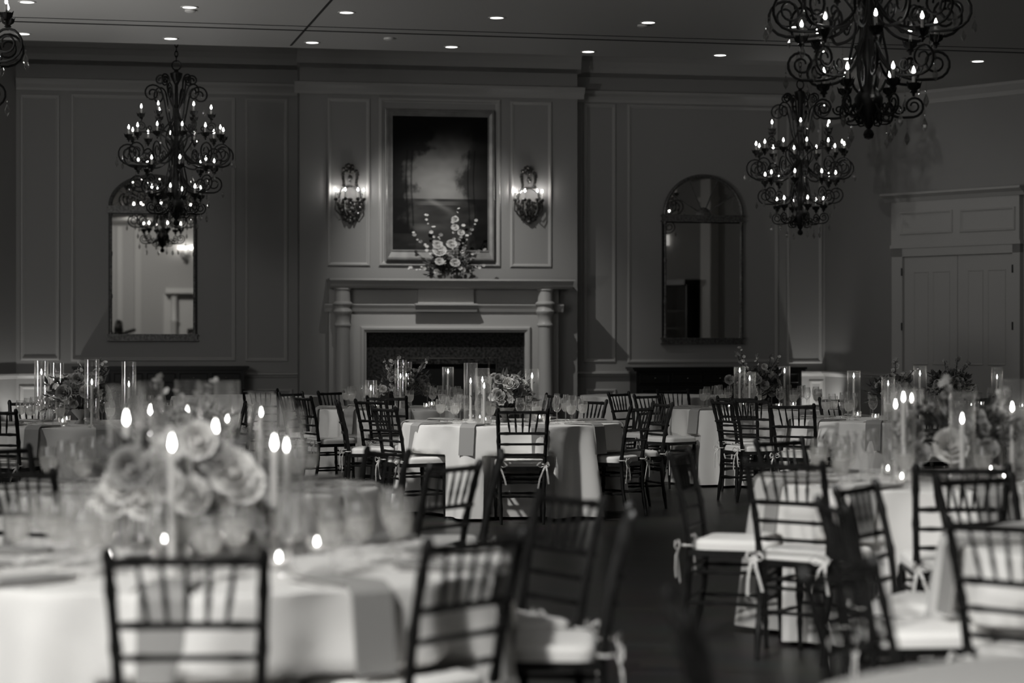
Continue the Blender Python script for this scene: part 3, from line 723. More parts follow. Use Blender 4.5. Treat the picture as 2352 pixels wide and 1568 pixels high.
def tie_mesh(s_, seed):
    rr = random.Random(seed); m = MB(); x, y, z = s_*.185, .03, .475
    def strip(pts, w):
        vs = []; fs = []
        for i, p in enumerate(pts):
            vs += [(p[0]-w/2, p[1]-.002, p[2]), (p[0]+w/2, p[1]-.002, p[2]), (p[0]-w/2, p[1]+.002, p[2]), (p[0]+w/2, p[1]+.002, p[2])]
        for i in range(len(pts)-1):
            a = i*4; fs += [(a, a+1, a+5, a+4), (a+2, a+6, a+7, a+3), (a, a+4, a+6, a+2), (a+1, a+3, a+7, a+5)]
        m.add(vs, fs)
    for k in range(2):
        dx = rr.uniform(.015, .05)*(1 if k else -1)
        strip([(x, y-.03, z), (x+dx*.5, y-.05, z-.05), (x+dx, y-.05, z-.11), (x+dx*1.3, y-.045, z-rr.uniform(.15, .19))], .014)
        strip([(x, y-.03, z), (x+dx*.9, y-.05, z+.022), (x+dx*1.5, y-.05, z-.005), (x+dx*.8, y-.045, z-.022), (x, y-.03, z)], .013)
    m.tube([(x+.024*cos(a), y+.005+.024*sin(a), z) for a in [i*pi/5 for i in range(11)]], .005, 4)
    return m.mesh('cushion_tie', M_ribbon)
TIES = [tie_mesh(-1, 1), tie_mesh(1, 2)]
chairs = []
chair0 = None; chair_kids = []
def chair(px_, s, phi, label, group=None):
    global chair0, chair_kids
    X, Y = (px_-CX)/s, F/s; f = R_(phi); d = (cos(f), sin(f))
    ox, oy = X+.05*d[0], Y+.05*d[1]
    if chair0 is None:
        chair0 = thing('chiavari_chair', label, 'chair', (ox, oy, 0), f-pi/2)
        for nm, me_ in CH: chair_kids.append(inst(nm, me_, chair0))
        c = inst('cushion', me_cush, chair0); c['label'] = 'pale fabric seat cushion'; chair_kids.append(c)
        for me_ in TIES:
            c = inst('cushion_tie', me_, chair0); c['label'] = 'pale ribbon tied around the back post'; chair_kids.append(c)
        r = chair0
    else:
        r = chair0.copy(); COL.objects.link(r); r.location = (ox, oy, 0); r.rotation_euler = (0, 0, f-pi/2)
        for ch in chair_kids:
            c = ch.copy(); COL.objects.link(c); c.parent = r
    r['label'] = label; r['group'] = group or 'dark chiavari chairs around the round tables'
    chairs.append((ox, oy, f)); return r
D = 'chiavari chair '
CL = [(427,902,92,'seen from behind at the near left table, filling the bottom left'),
 (1095,835,140,'blurred, turned left, second chair at the right of the near left table'),
 (1450,719,178,'edge-on with one lit back post, big pale cushion at bottom centre'),
 (1312,655,213,'faint and blurred on dark floor, behind the edge-on one at bottom centre'),
 (1045,524,148,'turned left in the gap before the centre table, bright cloth between its slats'),
 (1152,477,181,'edge-on before the centre table, left of its frontmost chair'),
 (890,463,214,'half hidden, its right post rising beside the hanging napkin of the centre table'),
 (35,547,63,'blurred and cropped at the left edge behind the near left table'),
 (-5,453,-38,'cut by the left edge, its rail above another blurred chair'),
 (-17,294,76,'cut by the left edge beside the table with tall glass cylinders'),
 (74,256,-72,'behind wine glasses on the far side of the left cylinder table'),
 (577,262,202,'leaning post just right of the left cylinder table'),
 (668,219,-31,'farther of two overlapping chairs left of the fireplace table'),
 (694,236,31,'nearer of two overlapping chairs left of the fireplace table'),
 (775,257,8,'exactly edge-on between two cloths left of the fireplace table'),
 (851,252,48,'left one of three overlapping chairs before the fireplace table'),
 (888,236,76,'farthest of three overlapping chairs before the fireplace table'),
 (882,281,31,'nearest of three overlapping chairs before the fireplace table'),
 (760,214,-38,'small and dark against the white column left of the fireplace'),
 (1272,226,201,"just right of the centre table's front chair, under the right column"),
 (598,205,80,'far post poking up before the distant white cloth at left'),
 (1201,291,94,'facing away in front of the centre table, ribbon at its right'),
 (1474,279,149,'pulled out right of the centre table, cushion in full view'),
 (1522,262,201,'just behind the pulled out chair right of the centre table'),
 (1362,251,216,'dark on dark at the far right side of the centre table'),
 (1421,219,-35,'narrow and distant by the wall right of the chimney breast'),
 (1488,228,-47,"distant, before the cloth strip under the right sideboard's left end"),
 (1545,207,-62,'distant, slats beside the leftmost glasses of the back right table'),
 (1661,253,25,'leftmost of three overlapping chairs before the back right table'),
 (1722,246,56,'rightmost of three overlapping chairs before the back right table'),
 (1692,238,62,'farthest of three overlapping chairs before the back right table'),
 (1819,270,60,'alone right of three overlapping chairs, before the back right table'),
 (2158,280,108,'behind blurred flowers, only its flat rail showing below the door'),
 (1925,243,-70,'slats seen between glasses under the lit wall panel'),
 (2235,238,62,'small one directly below the right door handle'),
 (1560,470,-18,'beside the right aisle with large pale cushion and ribbon bow'),
 (1800,512,52,'blurred, white cloth glowing through its back, left of right foreground table'),
 (1790,419,-46,'behind glasses on the far left of the right foreground table'),
 (2210,533,88,'facing the big pale rose at the right foreground table'),
 (2238,575,-60,'overlapped by two others at the right edge, facing the camera'),
 (1966,612,-31,'with narrow bright gaps, behind a dark edge-on chair at right'),
 (1912,690,5,'dark edge-on mass in front of the right foreground table'),
 (2310,768,47,'large, cropped by the right edge, bright cloth behind its slats'),
 (1930,960,-33,'nearest at right, dark slats with ribbons at the bottom edge'),
 (1562,1115,2,'very blurred brown back rising from the bottom, right of centre')]
for a, b, c, d in CL: chair(a, b, c, D+d)

# ------------------------------------------------------------------ tables
TR = .915
TAB = {'T1': (-.93, 6.57, 'near left'), 'T2': (-1.55, 9.85, 'hidden middle left'), 'T3': (-3.48, 17.45, 'left cylinder'), 'T4': (-1.12, 21.6, 'fireplace'),
       'T5': (-3.35, 26.3, 'farthest left'), 'T6': (0.0, 17.76, 'centre'), 'T7': (2.55, 21.5, 'back right'), 'T8': (3.38, 18.5, 'right middle'),
       'T9': (5.05, 21.6, 'door side'), 'T10': (2.15, 10.42, 'right foreground'), 'T11': (2.42, 7.2, 'right edge'), 'T12': (1.42, 3.72, 'bottom right corner'), 'T13': (1.78, 26.6, 'farthest right')}
def cloth(cx, cy, seed):
    rr = random.Random(seed); n = 288; nf = rr.choice((11, 12, 13)); ph = rr.uniform(0, 6); ph2 = rr.uniform(0, 6)
    rings = []
    for r in (0.0001, .3, .6, .8, TR-.012): rings.append([(r*cos(2*pi*j/n), r*sin(2*pi*j/n), .763) for j in range(n)])
    near = [(x-cx, y-cy, f) for x, y, f in chairs if (x-cx)**2+(y-cy)**2 < 2.6]
    zs = [.7625, .760, .752, .735, .70]+[.66, .62, .58, .55, .53, .52, .508, .49, .45]+[.41-.043*i for i in range(0, 10)]
    for k, z in enumerate(zs):
        t = max(0, (.76-z)/.74); ring = []
        for j in range(n):
            a = 2*pi*j/n
            fold = cos(nf*a+ph+.6*sin(3*a+ph2))+.45*cos((2*nf+1)*a+ph2)*sin(2*a)+.3*sin(5*a+ph)
            amp = .006+.066*t**.65
            r = TR+min(.004, .002*k)+.05*t+amp*fold+(.006*sin(23*a+ph) if t > .1 else 0)
            x, y = r*cos(a), r*sin(a)
            if z < .54:
                for hx, hy, f in near:
                    dx, dy = x-hx, y-hy; u = dx*cos(f)+dy*sin(f); v = abs(-dx*sin(f)+dy*cos(f))
                    if -.1 < u < .475 and v < .30:
                        # cloth pressed in by the seat
                        wv = 1-smooth(.225, .30, v); wz = 1-smooth(.508, .535, z)
                        push = (.475-u)*wv*wz; x += push*cos(f); y += push*sin(f)
            ring.append((x, y, max(z, .022)))
        rings.append(ring)
    m = MB(); vs = [p for r in rings for p in r]; fs = []
    for k in range(len(rings)-1):
        for j in range(n): fs.append((k*n+j, k*n+(j+1) % n, (k+1)*n+(j+1) % n, (k+1)*n+j))
    m.add(vs, fs); return m
me_top = MB(); me_top.lathe([(.0001, .735), (TR-.02, .735), (TR-.02, .757), (.0001, .757)], 64); me_top = me_top.mesh('table_top', M_vase, False)
me_leg = MB(); me_leg.tube([(0, -.25, .01), (0, -.25, .7), (0, .25, .7), (0, .25, .01)], .014, 6); me_leg = me_leg.mesh('folding_leg', M_black)
DTAB = {}
for i, (k, (x, y, nm)) in enumerate(TAB.items()):
    t = thing('round_table', 'round banquet table under the cloth of the %s table' % nm, 'table', (x, y, 0), .3*i, 'round banquet tables')
    inst('table_top', me_top, t); inst('folding_leg', me_leg, t, (-.45, 0, 0)); inst('folding_leg', me_leg, t, (.45, 0, 0))
    where = {'T1': 'brightest cloth, on the near left table', 'T2': 'partly hidden cloth behind the near left table', 'T3': 'on the left table with tall glass cylinders', 'T4': 'on the table before the fireplace',
             'T5': 'distant cloth seen as a strip left of the fireplace columns', 'T6': 'on the centre table, bright at left and dark at right', 'T7': 'on the back right table crowded with glasses',
             'T8': 'on the right table whose candle flares in a cylinder', 'T9': 'on the far right table below the door', 'T10': 'on the right foreground table with the big pale rose', 'T11': 'behind the large chair cropped at the right edge',
             'T12': 'pale rounded edge in the bottom right corner', 'T13': 'distant cloth strip under the right sideboard'}[k]
    c = cloth(x, y, i+3).obj('tablecloth', M_cloth, smooth=True, loc=(x, y, 0)); tag(c, 'floor length white tablecloth, '+where, 'tablecloth', 'white tablecloths')

# ------------------------------------------------------------------ table ware prototypes
ZTB = .7635
def glass_protos():
    # each: (name, category, [(part, mesh)])
    def sh(nm, prof, mt, n=14): m = MB(); m.lathe(prof, n, cap=False); return m.mesh(nm, mt, True)
    gob = [('bowl', sh('bowl', [(.006, .075), (.02, .08), (.034, .095), (.042, .125), (.043, .15), (.040, .18), (.037, .197), (.0355, .197), (.0385, .18), (.0410, .15)], M_glass)),
           ('foot', sh('foot', [(.034, .0), (.034, .002), (.012, .006), (.0055, .015), (.005, .05), (.0065, .078)], M_glass)),
           ('water', sh('water', [(.0001, .082), (.018, .084), (.032, .098), (.0395, .125), (.0395, .150), (.0001, .151)], M_water))]
    win = [('bowl', sh('bowl', [(.005, .10), (.018, .106), (.034, .125), (.040, .15), (.039, .175), (.034, .205), (.031, .222), (.0297, .222), (.0325, .205), (.038, .17)], M_glass)),
           ('foot', sh('foot', [(.036, .0), (.036, .002), (.012, .006), (.0045, .015), (.004, .07), (.0055, .102)], M_glass))]
    flu = [('bowl', sh('bowl', [(.004, .10), (.014, .115), (.022, .145), (.025, .18), (.024, .22), (.022, .237), (.0212, .237), (.0232, .21)], M_glass, 12)),
           ('foot', sh('foot', [(.031, .0), (.031, .002), (.01, .006), (.004, .015), (.0035, .08), (.0045, .102)], M_glass, 12))]
    return {'water_goblet': ('goblet', gob), 'wine_glass': ('wine glass', win), 'champagne_flute': ('flute', flu)}
GP = glass_protos(); PROTO = {}
def ware(kind, x, y, label, group, rz=0):
    cat, parts = GP[kind]; t = thing(kind, label, cat, (x, y, ZTB+.0005), rz, group)
    for nm, me_ in parts: inst(nm, me_, t)
    return t
def napkin_mesh():
    m = MB(); w_ = .065
    prof = [(.62, .003), (.75, .006), (.90, .008), (TR+.006, .004), (TR+.02, -.012), (TR+.026, -.06), (TR+.036, -.14), (TR+.048, -.235)]
    vs = []; fs = []; n = len(prof)
    for k, (r, z) in enumerate(prof):
        for s_ in (-1, 1): vs.append((r, s_*w_*(1-.1*(k == 0)), z)); 
        for s_ in (-1, 1):
            o = .010; dr, dz_ = ((0, o) if r < .92 else (o, 0)); vs.append((r+dr, s_*w_, z+dz_))
    for k in range(n-1):
        a = 4*k; fs += [(a, a+1, a+5, a+4), (a+2, a+6, a+7, a+3), (a, a+4, a+6, a+2), (a+1, a+3, a+7, a+5)]
    fs += [(0, 2, 3, 1), (4*n-4, 4*n-3, 4*n-1, 4*n-2)]
    m.add(vs, fs); return m.mesh('napkin', M_napkin)
me_nap = napkin_mesh()
def cutlery(kind):
    m = MB(); L = .19
    m.box(-.004, .004, -L/2, L*.12, 0, .0025)
    if kind == 'fork':
        m.box(-.010, .010, L*.12, L*.28, 0, .0025)
        for x in (-.0085, -.0028, .0028, .0085): m.box(x-.0015, x+.0015, L*.28, L/2, 0, .0025)
    else: m.box(-.006, .008, L*.0, L/2, 0, .002)
    return m.mesh(kind, M_metal)
me_fork, me_knife = cutlery('fork'), cutlery('knife')
m = MB(); m.lathe([(.0001, 0), (.028, 0), (.032, .03), (.034, .06), (.0325, .06), (.030, .03), (.026, .008), (.0001, .008)], 14); me_vg = m.mesh('holder', M_glass, True)
m = MB(); m.lathe([(.0001, .009), (.022, .009), (.022, .025), (.0001, .025)], 12); me_vc = m.mesh('wax', M_candle)
m = MB(); m.lathe([(.0001, .027), (.006, .033), (.005, .042), (.0001, .054)], 8); me_vf = m.mesh('flame', M_flame, True)
def hurricane_mesh(h, r=.06):
    m = MB(); m.lathe([(r, .0), (r, .004), (r, h), (r-.003, h+.001), (r-.0035, h-.01), (r-.0035, .01)], 24, cap=False); return m.mesh('glass_cylinder', M_cyl, True)
m = MB(); m.lathe([(.0001, 0), (.006, .008), (.0075, .018), (.004, .034), (.0001, .048)], 8); me_fl = m.mesh('flame', M_flame, True)
HM = {}
def hurricane(x, y, h, hc, label, group):
    t = thing('hurricane_candle', label, 'candle', (x, y, ZTB), 0, group)
    key = round(h, 2)
    if key not in HM: HM[key] = hurricane_mesh(h)
    inst('glass_cylinder', HM[key], t)
    k2 = ('c', round(hc, 3))
    if k2 not in HM: mm = MB(); mm.lathe([(.0001, 0), (.03, 0), (.03, .004), (.014, .012), (.0118, .02), (.011, hc), (.0001, hc+.002)], 12); HM[k2] = mm.mesh('taper_candle', M_candle, True)
    c = inst('taper_candle', HM[k2], t); inst('flame', me_fl, c, (0, 0, hc+.004))
# flowers
def rose_mesh(nm, mt, seed, R=.05):
    rr = random.Random(seed); m = MB()
    for layer, (n, r, h, op) in enumerate(((4, .25, .75, .15), (5, .5, .8, .25), (6, .75, .75, .4), (7, 1.0, .65, .65))):
        for k in range(n):
            a0 = 2*pi*k/n+layer*.5+rr.uniform(-.1, .1); w_ = 1.25*pi/n; G = []
            for i in range(4):
                f = i/3
                for j in range(5):
                    g = (j-2)/2*w_*(.55+.6*f-.35*f*f); rad = R*r*(.35+.65*f**.7+op*.25*f*f); z = R*h*(f*1.3-(.35*op)*f*f*1.4)-R*.3
                    z -= .14*R*f*abs(j-2)/2
                    G.append((rad*cos(a0+g), rad*sin(a0+g), z))
            n0 = len(G); m.add(G, [(i*5+j, i*5+j+1, (i+1)*5+j+1, (i+1)*5+j) for i in range(3) for j in range(4)])
    m.ball((0, 0, .1*R), R*.22, 5); return m.mesh(nm, mt, True)
def daisy_mesh(nm, mt, seed, R=.035):
    m = MB(); rr = random.Random(seed)
    for k in range(6):
        a = 2*pi*k/6; c, s_ = cos(a), sin(a); w_ = R*.42
        G = [(0, 0, 0), (R*.5*c-w_*s_, R*.5*s_+w_*c, R*.22), (R*c*.8-w_*.8*s_, R*s_*.8+w_*.8*c, R*.35), (R*c*1.05, R*s_*1.05, R*.3), (R*c*.8+w_*.8*s_, R*s_*.8-w_*.8*c, R*.35), (R*.5*c+w_*s_, R*.5*s_-w_*c, R*.22)]
        m.add(G, [(0, 1, 2, 3), (0, 3, 4, 5)])
    m.ball((0, 0, R*.15), R*.2, 5); return m.mesh(nm, mt)
def leaf_cluster(seed, N, rad, hgt, z0, L=.06):
    rr = random.Random(seed); m = MB()
    for i in range(N):
        a = rr.uniform(0, 2*pi); e = rr.uniform(-.35, 1); r = rr.uniform(.35, 1)
        p = Vector((rad*r*cos(a)*sqrt(max(.05, 1-e*e*.6)), rad*r*sin(a)*sqrt(max(.05, 1-e*e*.6)), z0+hgt*e*r))
        d = Vector((cos(a)+rr.uniform(-.6, .6), sin(a)+rr.uniform(-.6, .6), e*.9+rr.uniform(-.3, .6))).normalized()
        s_ = d.cross(Vector((rr.uniform(-1, 1), rr.uniform(-1, 1), 1))).normalized(); l = L*rr.uniform(.6, 1.3); w_ = l*.22; up = s_.cross(d)
        m.add([p, p+d*l*.4+s_*w_-up*.1*l, p+d*l, p+d*l*.4-s_*w_-up*.1*l, p+d*l*.45], [(0, 1, 4), (1, 2, 4), (2, 3, 4), (3, 0, 4)])
    return m
BL = {'rose': [rose_mesh('rose', M_rose, 1), rose_mesh('rose', M_pink, 2)], 'blossom': [daisy_mesh('blossom', M_rose, 1), daisy_mesh('blossom', M_pink, 2), daisy_mesh('blossom', M_dkpet, 2)]}
def centrepiece(x, y, z, label, seed, rad=.24, hgt=.2, light_=.5, nb=34, sprays=7, tall=.32, cat='flower arrangement', base='vase', leafN=260):
    rr = random.Random(seed); t = thing('flower_arrangement', label, cat, (x, y, z), rr.uniform(0, 6) if base == 'vase' else 0, 'table flower arrangements' if base == 'vase' else None)
    zc = .20 if base == 'vase' else .14
    m = MB()
    if base == 'vase': m.lathe([(.0001, 0), (.055, 0), (.05, .01), (.02, .035), (.03, .05), (.075, .10), (.085, .125), (.08, .125), (.0001, .11)], 18)
    else: m.lathe([(.0001, 0), (.10, 0), (.12, .05), (.11, .07), (.0001, .07)], 18)
    m.obj('vase', M_vase, t, smooth=True)
    leaf_cluster(seed, leafN, rad, hgt, zc, .075).obj('foliage', M_leaf, t)
    st = MB()
    for i in range(nb):
        a = rr.uniform(0, 2*pi); e = rr.uniform(-.2, 1); c_ = sqrt(max(0.03, 1-e*e))
        d = Vector((c_*cos(a), c_*sin(a), e)); p = Vector((rad*.92*d.x, rad*.92*d.y, zc+hgt*d.z*1.05))
        q = d.to_track_quat('Z', 'Y').to_euler(); kind = 'rose' if rr.random() < .5 else 'blossom'
        k = 0 if rr.random() < light_ else 1
        if kind == 'blossom' and rr.random() < .25: k = 2
        inst(kind, BL[kind][k], t, p, q, rr.uniform(.5, .95) if kind == 'rose' else rr.uniform(.7, 1.2))
        st.tube([(0, 0, .1), tuple(p*.95)], .003, 3)
    for i in range(sprays):
        a = rr.uniform(0, 2*pi); tilt = rr.uniform(.15, .75); L = tall*rr.uniform(.8, 1.25)
        d = Vector((sin(tilt)*cos(a), sin(tilt)*sin(a), cos(tilt))); b = Vector((rad*.4*cos(a), rad*.4*sin(a), zc+hgt*.5))
        st.tube([tuple(b), tuple(b+d*L*.5+Vector((0, 0, .01))), tuple(b+d*L)], .003, 4)
        for f in (.45, .6, .73, .85, .95, 1.02):
            p = b+d*L*f+Vector((rr.uniform(-.02, .02), rr.uniform(-.02, .02), 0))
            inst('blossom', BL['blossom'][0 if rr.random() < light_ else 1], t, p, (rr.uniform(-1.2, 1.2), rr.uniform(-1.2, 1.2), 0), rr.uniform(.35, .8))
    st.obj('stems', M_stemm, t)
    return t
FL = {'T1': ('big pale blurred flower arrangement filling the near left table', 11, .25, .17, .6, 90, 4, .10, (-.13, .16), [(455,1012,1.1,0),(280,1115,1.1,0),(330,1150,1.1,0),(380,1110,1.0,0),(440,1140,1.1,0),(255,1150,1.0,0),(350,1085,1.0,1),(300,1075,1.2,1),(535,1085,1.3,0),(560,1110,1.2,0),(495,1050,1.0,1)]),
      'T2': ('blurred flower arrangement behind the candles of the near left table', 12, .24, .18, .4, 38, 4, .2, (0, 0), []),
      'T3': ('dark mixed flower arrangement among tall glass cylinders at the left', 13, .30, .22, .12, 60, 5, .2, (-.12, .0), [(147,902,1.2,1),(198,900,1.0,1),(180,870,.9,1)]),
      'T4': ('loose flower arrangement in front of the left side of the fireplace opening', 14, .28, .2, .2, 50, 7, .2, (.02, .0), [(880,893,.7,0)]),
      'T6': ('round flower arrangement with open poppy-like blooms on the centre table', 15, .25, .2, .2, 54, 3, .1, (-.06, .05), [(1146,870,.8,1),(1168,880,.9,0),(1148,908,.8,1),(1180,882,.8,1)]),
      'T7': ('tall airy flower arrangement with one large rose on the back right table', 16, .28, .2, .3, 54, 7, .26, (-.05, -.05), [(1724,902,1.3,0),(1733,866,.9,1),(1740,872,.8,1),(1675,872,.9,1),(1756,842,.6,0)]),
      'T8': ('small dark flower arrangement right of the flaring candle cylinder', 17, .2, .17, .02, 30, 4, .2, (.0, .1), []),
      'T9': ('dim flower arrangement in front of the door at the far right', 18, .22, .18, .1, 30, 5, .2, (-.55, -.1), []),
      'T10': ('blurred dark flower arrangement with a big pale rose at the right foreground', 19, .32, .2, .12, 54, 5, .2, (.08, .0), [(2182,1025,1.55,0),(2240,1062,1.1,1),(2110,1040,1.0,1),(2270,1030,.9,1)])}
for k, (lb, sd, rad, hg, lt, nb, sp, tl, off, hs) in FL.items():
    x, y, nm = TAB[k]; t = centrepiece(x+off[0], y+off[1], ZTB, lb, sd, rad, hg, lt, nb, sp, tl)
    if hs: t.rotation_euler = (0, 0, 0)
    for px_, py_, sc, wh in hs:
        Yh = y+off[1]-rad*.95; s_ = F/Yh
        inst('rose', BL['rose'][wh], t, ((px_-CX)/s_-(x+off[0]), Yh-(y+off[1]), HC-(py_-HY)/s_-ZTB), (R_(72), 0, 0), sc)
# candles: (table, px, s, cylinder height, candle height)
CA = [('T1', 395, 775, .50, .36), ('T1', 290, 700, .54, .41), ('T1', 495, 700, .55, .38), ('T1', 630, 712, .50, .335), ('T1', 345, 665, .45, .32), ('T1', 658, 660, .45, .30),
      ('T2', 430, 478, .5, .33), ('T2', 522, 485, .5, .30), ('T2', 600, 490, .45, .33), ('T2', 345, 490, .5, .34),
      ('T3', 95, 268, .52, .40), ('T3', 131, 262, .50, .31), ('T3', 211, 280, .54, .33), ('T3', 296, 278, .52, .31),
      ('T4', 920, 226, .50, .31), ('T4', 933, 217, .47, .31), ('T4', 1029, 220, .42, .35), ('T4', 852, 231, .30, .2),
      ('T6', 1081, 265, .50, .32), ('T6', 1108, 272, .46, .34), ('T6', 1222, 270, .45, .37), ('T6', 1112, 281, .40, .30),
      ('T7', 1699, 227, .43, .37), ('T7', 1802, 222, .43, .36), ('T7', 1722, 233, .38, .3),
      ('T8', 1961, 253, .42, .35), ('T8', 2113, 259, .47, .38), ('T8', 2040, 266, .38, .3),
      ('T10', 2057, 455, .48, .345), ('T10', 2075, 470, .46, .39), ('T10', 2094, 448, .44, .37), ('T10', 2325, 468, .50, .34), ('T10', 2210, 490, .45, .3),
      ('T9', 2290, 224, .42, .30)]
DSC = {'T1': 'near left table', 'T2': 'middle left table', 'T3': 'left cylinder table', 'T4': 'fireplace table', 'T6': 'centre table', 'T7': 'back right table', 'T8': 'right middle table', 'T9': 'door side table', 'T10': 'right foreground table', 'T11': 'right edge table'}
ordn = ['first', 'second', 'third', 'fourth', 'fifth', 'sixth']
byT = {}
for c in CA: byT.setdefault(c[0], []).append(c)
for k, L in byT.items():
    L.sort(key=lambda c: c[1])
    for i, (_, px_, s, h, hc) in enumerate(L):
        pos = 'leftmost' if i == 0 else 'rightmost' if i == len(L)-1 else ordn[i]+' from the left'
        if len(L) == 1: pos = 'only one'
        hurricane((px_-CX)/s, F/s, h, hc, 'lit taper candle in a glass cylinder, %s on the %s' % (pos, DSC[k]), 'candles in glass cylinders')
# settings
cand = [((c[1]-CX)/c[2], F/c[2]) for c in CA]
def clear(x, y, r=.095): return all((x-a)**2+(y-b)**2 > r*r for a, b in cand)
for i, k in enumerate(DSC):
    x, y, nm = TAB[k]; rr = random.Random(50+i); ns_ = 10; offa = rr.uniform(0, .6)
    placed = []
    for gp, gs in {'T1': ((135, 762), (540, 772), (825, 752), (915, 742), (235, 770)), 'T10': ((1880, 490), (1932, 505))}.get(k, ()):
        gx, gy = (gp-CX)/gs, F/gs; placed.append((gx, gy)); ware('water_goblet', gx, gy, 'clear stemmed water goblet on the '+DSC[k], 'water goblets on the '+DSC[k])
    for j in range(ns_):
        a = offa+2*pi*j/ns_
        def P(r, da): return x+r*cos(a+da), y+r*sin(a+da)
        for kind, r, da in (('water_goblet', .60, .10), ('wine_glass', .56, -.10), ('champagne_flute', .46, .04)):
            if k == 'T11' and kind == 'champagne_flute': continue
            r += rr.uniform(-.02, .02); da += rr.uniform(-.03, .03)
            gx, gy = P(r, da)
            if not clear(gx, gy, .105): gx, gy = P(r+.10, da)
            if not clear(gx, gy, .1): continue
            if any((gx-u)**2+(gy-v)**2 < .088**2 for u, v in placed): continue
            placed.append((gx, gy))
            nmk = {'water_goblet': 'clear stemmed water goblet', 'wine_glass': 'empty wine glass', 'champagne_flute': 'slim champagne flute'}[kind]
            ware(kind, gx, gy, '%s on the %s' % (nmk, DSC[k]), '%s on the %s' % ({'water_goblet': 'water goblets', 'wine_glass': 'wine glasses', 'champagne_flute': 'champagne flutes'}[kind], DSC[k]), rr.uniform(0, 6))
        np_ = inst('napkin', me_nap, None, (x, y, ZTB+.001), (0, 0, a)); tag(np_, 'grey folded napkin hanging off the %s' % DSC[k], 'napkin', 'napkins on the %s' % DSC[k])
        if k in ('T1', 'T3', 'T4', 'T6', 'T7', 'T8', 'T10'):
            for kind, me_, da in (('fork', me_fork, -.13), ('knife', me_knife, .13)):
                gx, gy = P(.76, da); o = inst(kind, me_, None, (gx, gy, ZTB+.0008), (0, 0, a+pi/2+(0 if kind == 'fork' else .05)))
                tag(o, 'silver dinner %s on the %s' % (kind, DSC[k]), kind, '%s on the %s' % ('forks' if kind == 'fork' else 'knives', DSC[k]))
    for j in range(4):
        a = offa+.3+j*1.6; gx, gy = x+.36*cos(a), y+.36*sin(a)
        if not clear(gx, gy, .11): gx, gy = x+.44*cos(a+.2), y+.44*sin(a+.2)
        if not clear(gx, gy, .1): continue
        t = thing('votive_candle', 'small lit votive on the %s' % DSC[k], 'candle', (gx, gy, ZTB), 0, 'votives on the %s' % DSC[k])
        inst('holder', me_vg, t); inst('wax', me_vc, t); inst('flame', me_vf, t)
def rank_labels():
    import re
    G = {}
    for o in COL.objects:
        if o.parent is None and o.get('group') and re.match(r'(water_goblet|wine_glass|champagne_flute|napkin|fork|knife|votive_candle)', o.name): G.setdefault(o['group'], []).append(o)
    nums = ['leftmost', 'second from the left', 'third from the left', 'fourth from the left', 'fifth from the left', 'sixth from the left', 'seventh from the left', 'eighth from the left', 'ninth from the left']+['%s from the left' % q for q in ('tenth', 'eleventh', 'twelfth', 'thirteenth', 'fourteenth', 'fifteenth', 'sixteenth', 'seventeenth')]
    for g, L in G.items():
        def key(o):
            if o.name.startswith('napkin'): a = o.rotation_euler.z; return (o.location.x+.9*cos(a))/(o.location.y+.9*sin(a))
            return o.location.x/o.location.y
        L.sort(key=key)
        for i, o in enumerate(L): o['label'] = o['label']+', '+('rightmost' if i == len(L)-1 else nums[i])
rank_labels()
# plate at the very near corner table
m = MB(); m.lathe([(.0001, 0), (.09, 0), (.10, .006), (.15, .016), (.15, .02), (.10, .012), (.0001, .008)], 40)
for (x, y) in ((1.12, 4.33), (1.36, 4.40)):
    pass
# ------------------------------------------------------------------ mantel flowers
MP = .70
a_, z_ = wpx(1032, 641, MP)
t = centrepiece(wpt(a_, MP).x, wpt(a_, MP).y, MZT, 'lush flower arrangement with tall white blossom sprays on the mantel shelf', 31, .27, .22, .5, 46, 2, .25, base='bowl', leafN=520); t.scale = (1.25, .62, 1)
t.location = wpt(a_, MP, MZT); t.rotation_euler = (0, 0, TH)
st = MB(); rr = random.Random(9)
for (px_, py_) in ((980, 492), (1048, 480), (1092, 508), (1010, 540), (950, 535), (1108, 575), (940, 618), (1112, 612), (1060, 520)):
    aa, zq = wpx(px_, py_, MP); dx, dz_ = (aa-a_)/1.25, zq-MZT
    b = Vector((dx*.15, 0, .12)); e = Vector((dx, rr.uniform(-.08, .05), dz_)); mid = (b+e)/2+Vector((0, 0, .05))
    pts = [b*(1-f)**2+mid*2*f*(1-f)+e*f*f for f in [i/8 for i in range(9)]]; st.tube([tuple(p) for p in pts], .004, 4)
    for f in range(9):
        g = .35+.65*f/8; p = b*(1-g)**2+mid*2*g*(1-g)+e*g*g+Vector((rr.uniform(-.03, .03), rr.uniform(-.04, .02), rr.uniform(-.02, .02)))
        inst('blossom', BL['blossom'][0 if rr.random() < .6 else 1], t, p, (rr.uniform(.4, 2), rr.uniform(-.8, .8), 0), rr.uniform(.35, .85))
st.obj('branches', M_stemm, t)
for px_, py_, sc in ((1010, 575, 1.5), (1038, 560, 1.15), (1046, 603, 1.1), (1010, 600, 1.0), (1049, 502, .8), (1049, 521, .85), (1006, 562, 1.1), (1063, 533, .8)):
    aa, zq = wpx(px_, py_, .9); inst('rose', BL['rose'][0], t, ((aa-a_)/1.25, -.26 if py_ > 550 else -.05, zq-MZT), (R_(75), 0, 0), sc)

